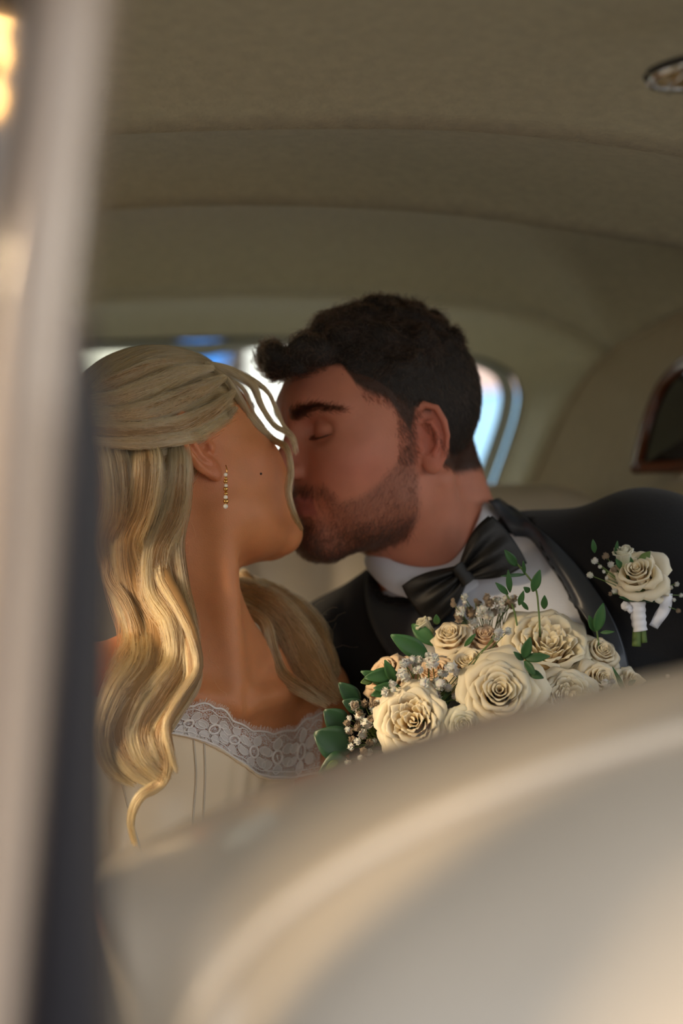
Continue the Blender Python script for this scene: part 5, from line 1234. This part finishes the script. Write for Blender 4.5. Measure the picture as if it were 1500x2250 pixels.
g1 = [(885, 1482, 21), (920, 1472, 14), (948, 1455, 24), (932, 1500, 20), (965, 1502, 22), (958, 1530, 18), (905, 1450, 15), (940, 1440, 11), (985, 1510, 14), (890, 1455, 17), (990, 1465, 20), (975, 1480, 14), (845, 1520, 15), (862, 1502, 13), (1097, 1390, 16), (1090, 1400, 12), (1000, 1530, 12), (925, 1525, 15)]
g2 = [(778, 1550, 17), (800, 1545, 14), (790, 1572, 18), (762, 1588, 12), (805, 1590, 20), (815, 1578, 13), (796, 1612, 17), (775, 1625, 15), (770, 1640, 12), (800, 1650, 15), (764, 1675, 11), (812, 1632, 13), (822, 1560, 13), (785, 1598, 12), (792, 1666, 11), (768, 1606, 13), (830, 1545, 11)]
g3 = [(1020, 1312, 12), (996, 1328, 10), (1012, 1340, 16), (1035, 1348, 18), (1060, 1338, 18), (1075, 1325, 16), (1092, 1318, 15), (1112, 1322, 15), (1070, 1352, 20), (1050, 1325, 12), (1098, 1338, 15), (1125, 1330, 13), (1040, 1368, 17), (1008, 1360, 14), (1130, 1318, 9), (1085, 1345, 13)]
g4 = [(1335, 1508, 15), (1352, 1520, 14), (1328, 1525, 13), (1365, 1530, 11), (1345, 1498, 10), (1420, 1510, 8), (1465, 1502, 8), (1440, 1515, 9)]
random.seed(21)
for gset, y, root in ((g1, 1.272, (930, 1580)), (g2, 1.285, (860, 1640)), (g3, 1.345, (1070, 1440)), (g4, 1.285, (1350, 1600))):
    st = MB(); rc = W(*root, y + .05)
    gset2 = gset + [(x + random.gauss(0, 9), y_ + random.gauss(0, 8), d_ * random.uniform(.6, .9)) for x, y_, d_ in gset]
    for i, (px, py, d) in enumerate(gset2):
        yy = y + random.uniform(-.008, .012); c = W(px, py, yy); floret(bq, c, d / 2 * yy / FPX * 1.45, M_gypd if (gset in (g2, g3) and i % 2) else M_gyp)
        mid = (c + rc) / 2 + np.array([random.gauss(0, .003), 0, random.gauss(0, .004)]); st.tube(cat_rom(np.array([c, c * .6 + mid * .4 + np.array([random.gauss(0, .001), .004, 0]), mid, rc]), 12), .0004, 5)
    st.obj('gypsophila_stems', M_stem, bq)
# stems and wrap under the dome, hidden from the camera by the seat
hs = MB()
for i in range(14):
    a = i / 14 * 6.28; p = DC + np.array([.05 * math.cos(a), -.06 + .04 * math.sin(a), .02]); q = np.array([.055 + .012 * math.cos(a), 1.205 + .012 * math.sin(a), ZC - .385]); e = q + np.array([.02 + .02 * math.cos(a + .5), -.03 + .015 * math.sin(a + .5), -.09])
    hs.tube(cat_rom(np.array([p, (p + q) / 2, q, e]), 14), .0028, 6)
hs.obj('flower_stems', M_stem, bq)
# ---- buttonhole on the lapel
bt_ = empty('boutonniere', W(1400, 1330, 1.36), 'small cream rose buttonhole with white ribbon pinned to the black lapel', 'flower')
yb = 1.345
make_rose(bt_, W(1400, 1262, yb), (-.25, -.75, .55), 62 * yb / FPX, M_rose, 31, 'half', name='rose'); make_rose(bt_, W(1440, 1282, yb + .004), (.5, -.5, .5), 46 * yb / FPX, M_rose, 33, 'half', name='rose')
make_rose(bt_, W(1370, 1222, yb), (-.15, -.35, .9), 36 * yb / FPX, M_green, 32, 'bud', name='rosebud')
sprig(bt_, [(1398, 1420), (1400, 1370), (1405, 1310), (1404, 1280)], yb, .0040); sprig(bt_, [(1414, 1412), (1410, 1370), (1408, 1310), (1412, 1280)], yb, .0030)
sprig(bt_, [(1372, 1250), (1385, 1290), (1402, 1330)], yb + .003, .0014)
ra = MB(); P_ = cat_rom(np.array([W(1400, 1322, yb), W(1401, 1345, yb), W(1403, 1366, yb), W(1406, 1386, yb)]), 16); ra.tube(P_, [.0070 - .00006 * i + .0004 * math.sin(i * 1.8) for i in range(16)], 14)
o = ra.obj('ribbon_wrap', M_rib, bt_)
def ribbon(pts, w, name='ribbon_tail'):
    P_ = cat_rom(np.array([W(*p) for p in pts]), 16); T = norm(np.gradient(P_, axis=0)); s = norm(np.cross(T, np.array([0, 1.0, 0]))); G = [[p + s_ * w * k * (1 - .3 * i / 15) + np.array([0, .002 * abs(k) - .0015 * math.sin(i * .7 + k), 0]) for k in (-1, -.5, 0, .5, 1)] for i, (p, s_) in enumerate(zip(P_, s))]
    o = MB().grid(np.array(G)).obj(name, M_rib, bt_); solid(o, .0008, 0)
ribbon([(1462, 1305, yb), (1462, 1335, yb - .002), (1446, 1360, yb), (1436, 1378, yb)], .0058); ribbon([(1385, 1330, yb - .004), (1374, 1335, yb - .006), (1372, 1328, yb - .004), (1388, 1345, yb - .006)], .0032)
lp = lambda *a, **k: leaf(bt_, W(a[0], a[1], yb), W(a[2], a[3], yb - .004), a[4] / 2 * yb / FPX, k.get('m'))
lp(1306, 1215, 1302, 1185, 12); lp(1400, 1318, 1360, 1312, 12); lp(1410, 1320, 1452, 1316, 12, m=M_leafd); lp(1405, 1238, 1428, 1212, 22, m=M_leafl); lp(1395, 1240, 1420, 1222, 14, m=M_leafl); lp(1352, 1220, 1356, 1188, 9); lp(1368, 1250, 1352, 1228, 14); lp(1390, 1245, 1383, 1222, 10)
st = MB()
for i, (px, py, d) in enumerate([(1330, 1222, 16), (1306, 1232, 15), (1296, 1264, 15), (1342, 1240, 15), (1348, 1252, 14), (1318, 1245, 9), (1326, 1256, 8), (1350, 1298, 14), (1340, 1305, 9), (1332, 1270, 9), (1486, 1283, 12), (1496, 1308, 10), (1490, 1342, 11), (1474, 1290, 10), (1480, 1318, 9)]):
    c = W(px, py, yb); floret(bt_, c, d / 2 * yb / FPX * 1.05, M_gyp if i % 4 else M_gypd); st.tube(np.array([c, (c + W(1400, 1320, yb)) / 2 + np.array([0, 0, .003]), W(1402, 1322, yb)]), .0004, 5)
st.obj('gypsophila_stems', M_stem, bt_)
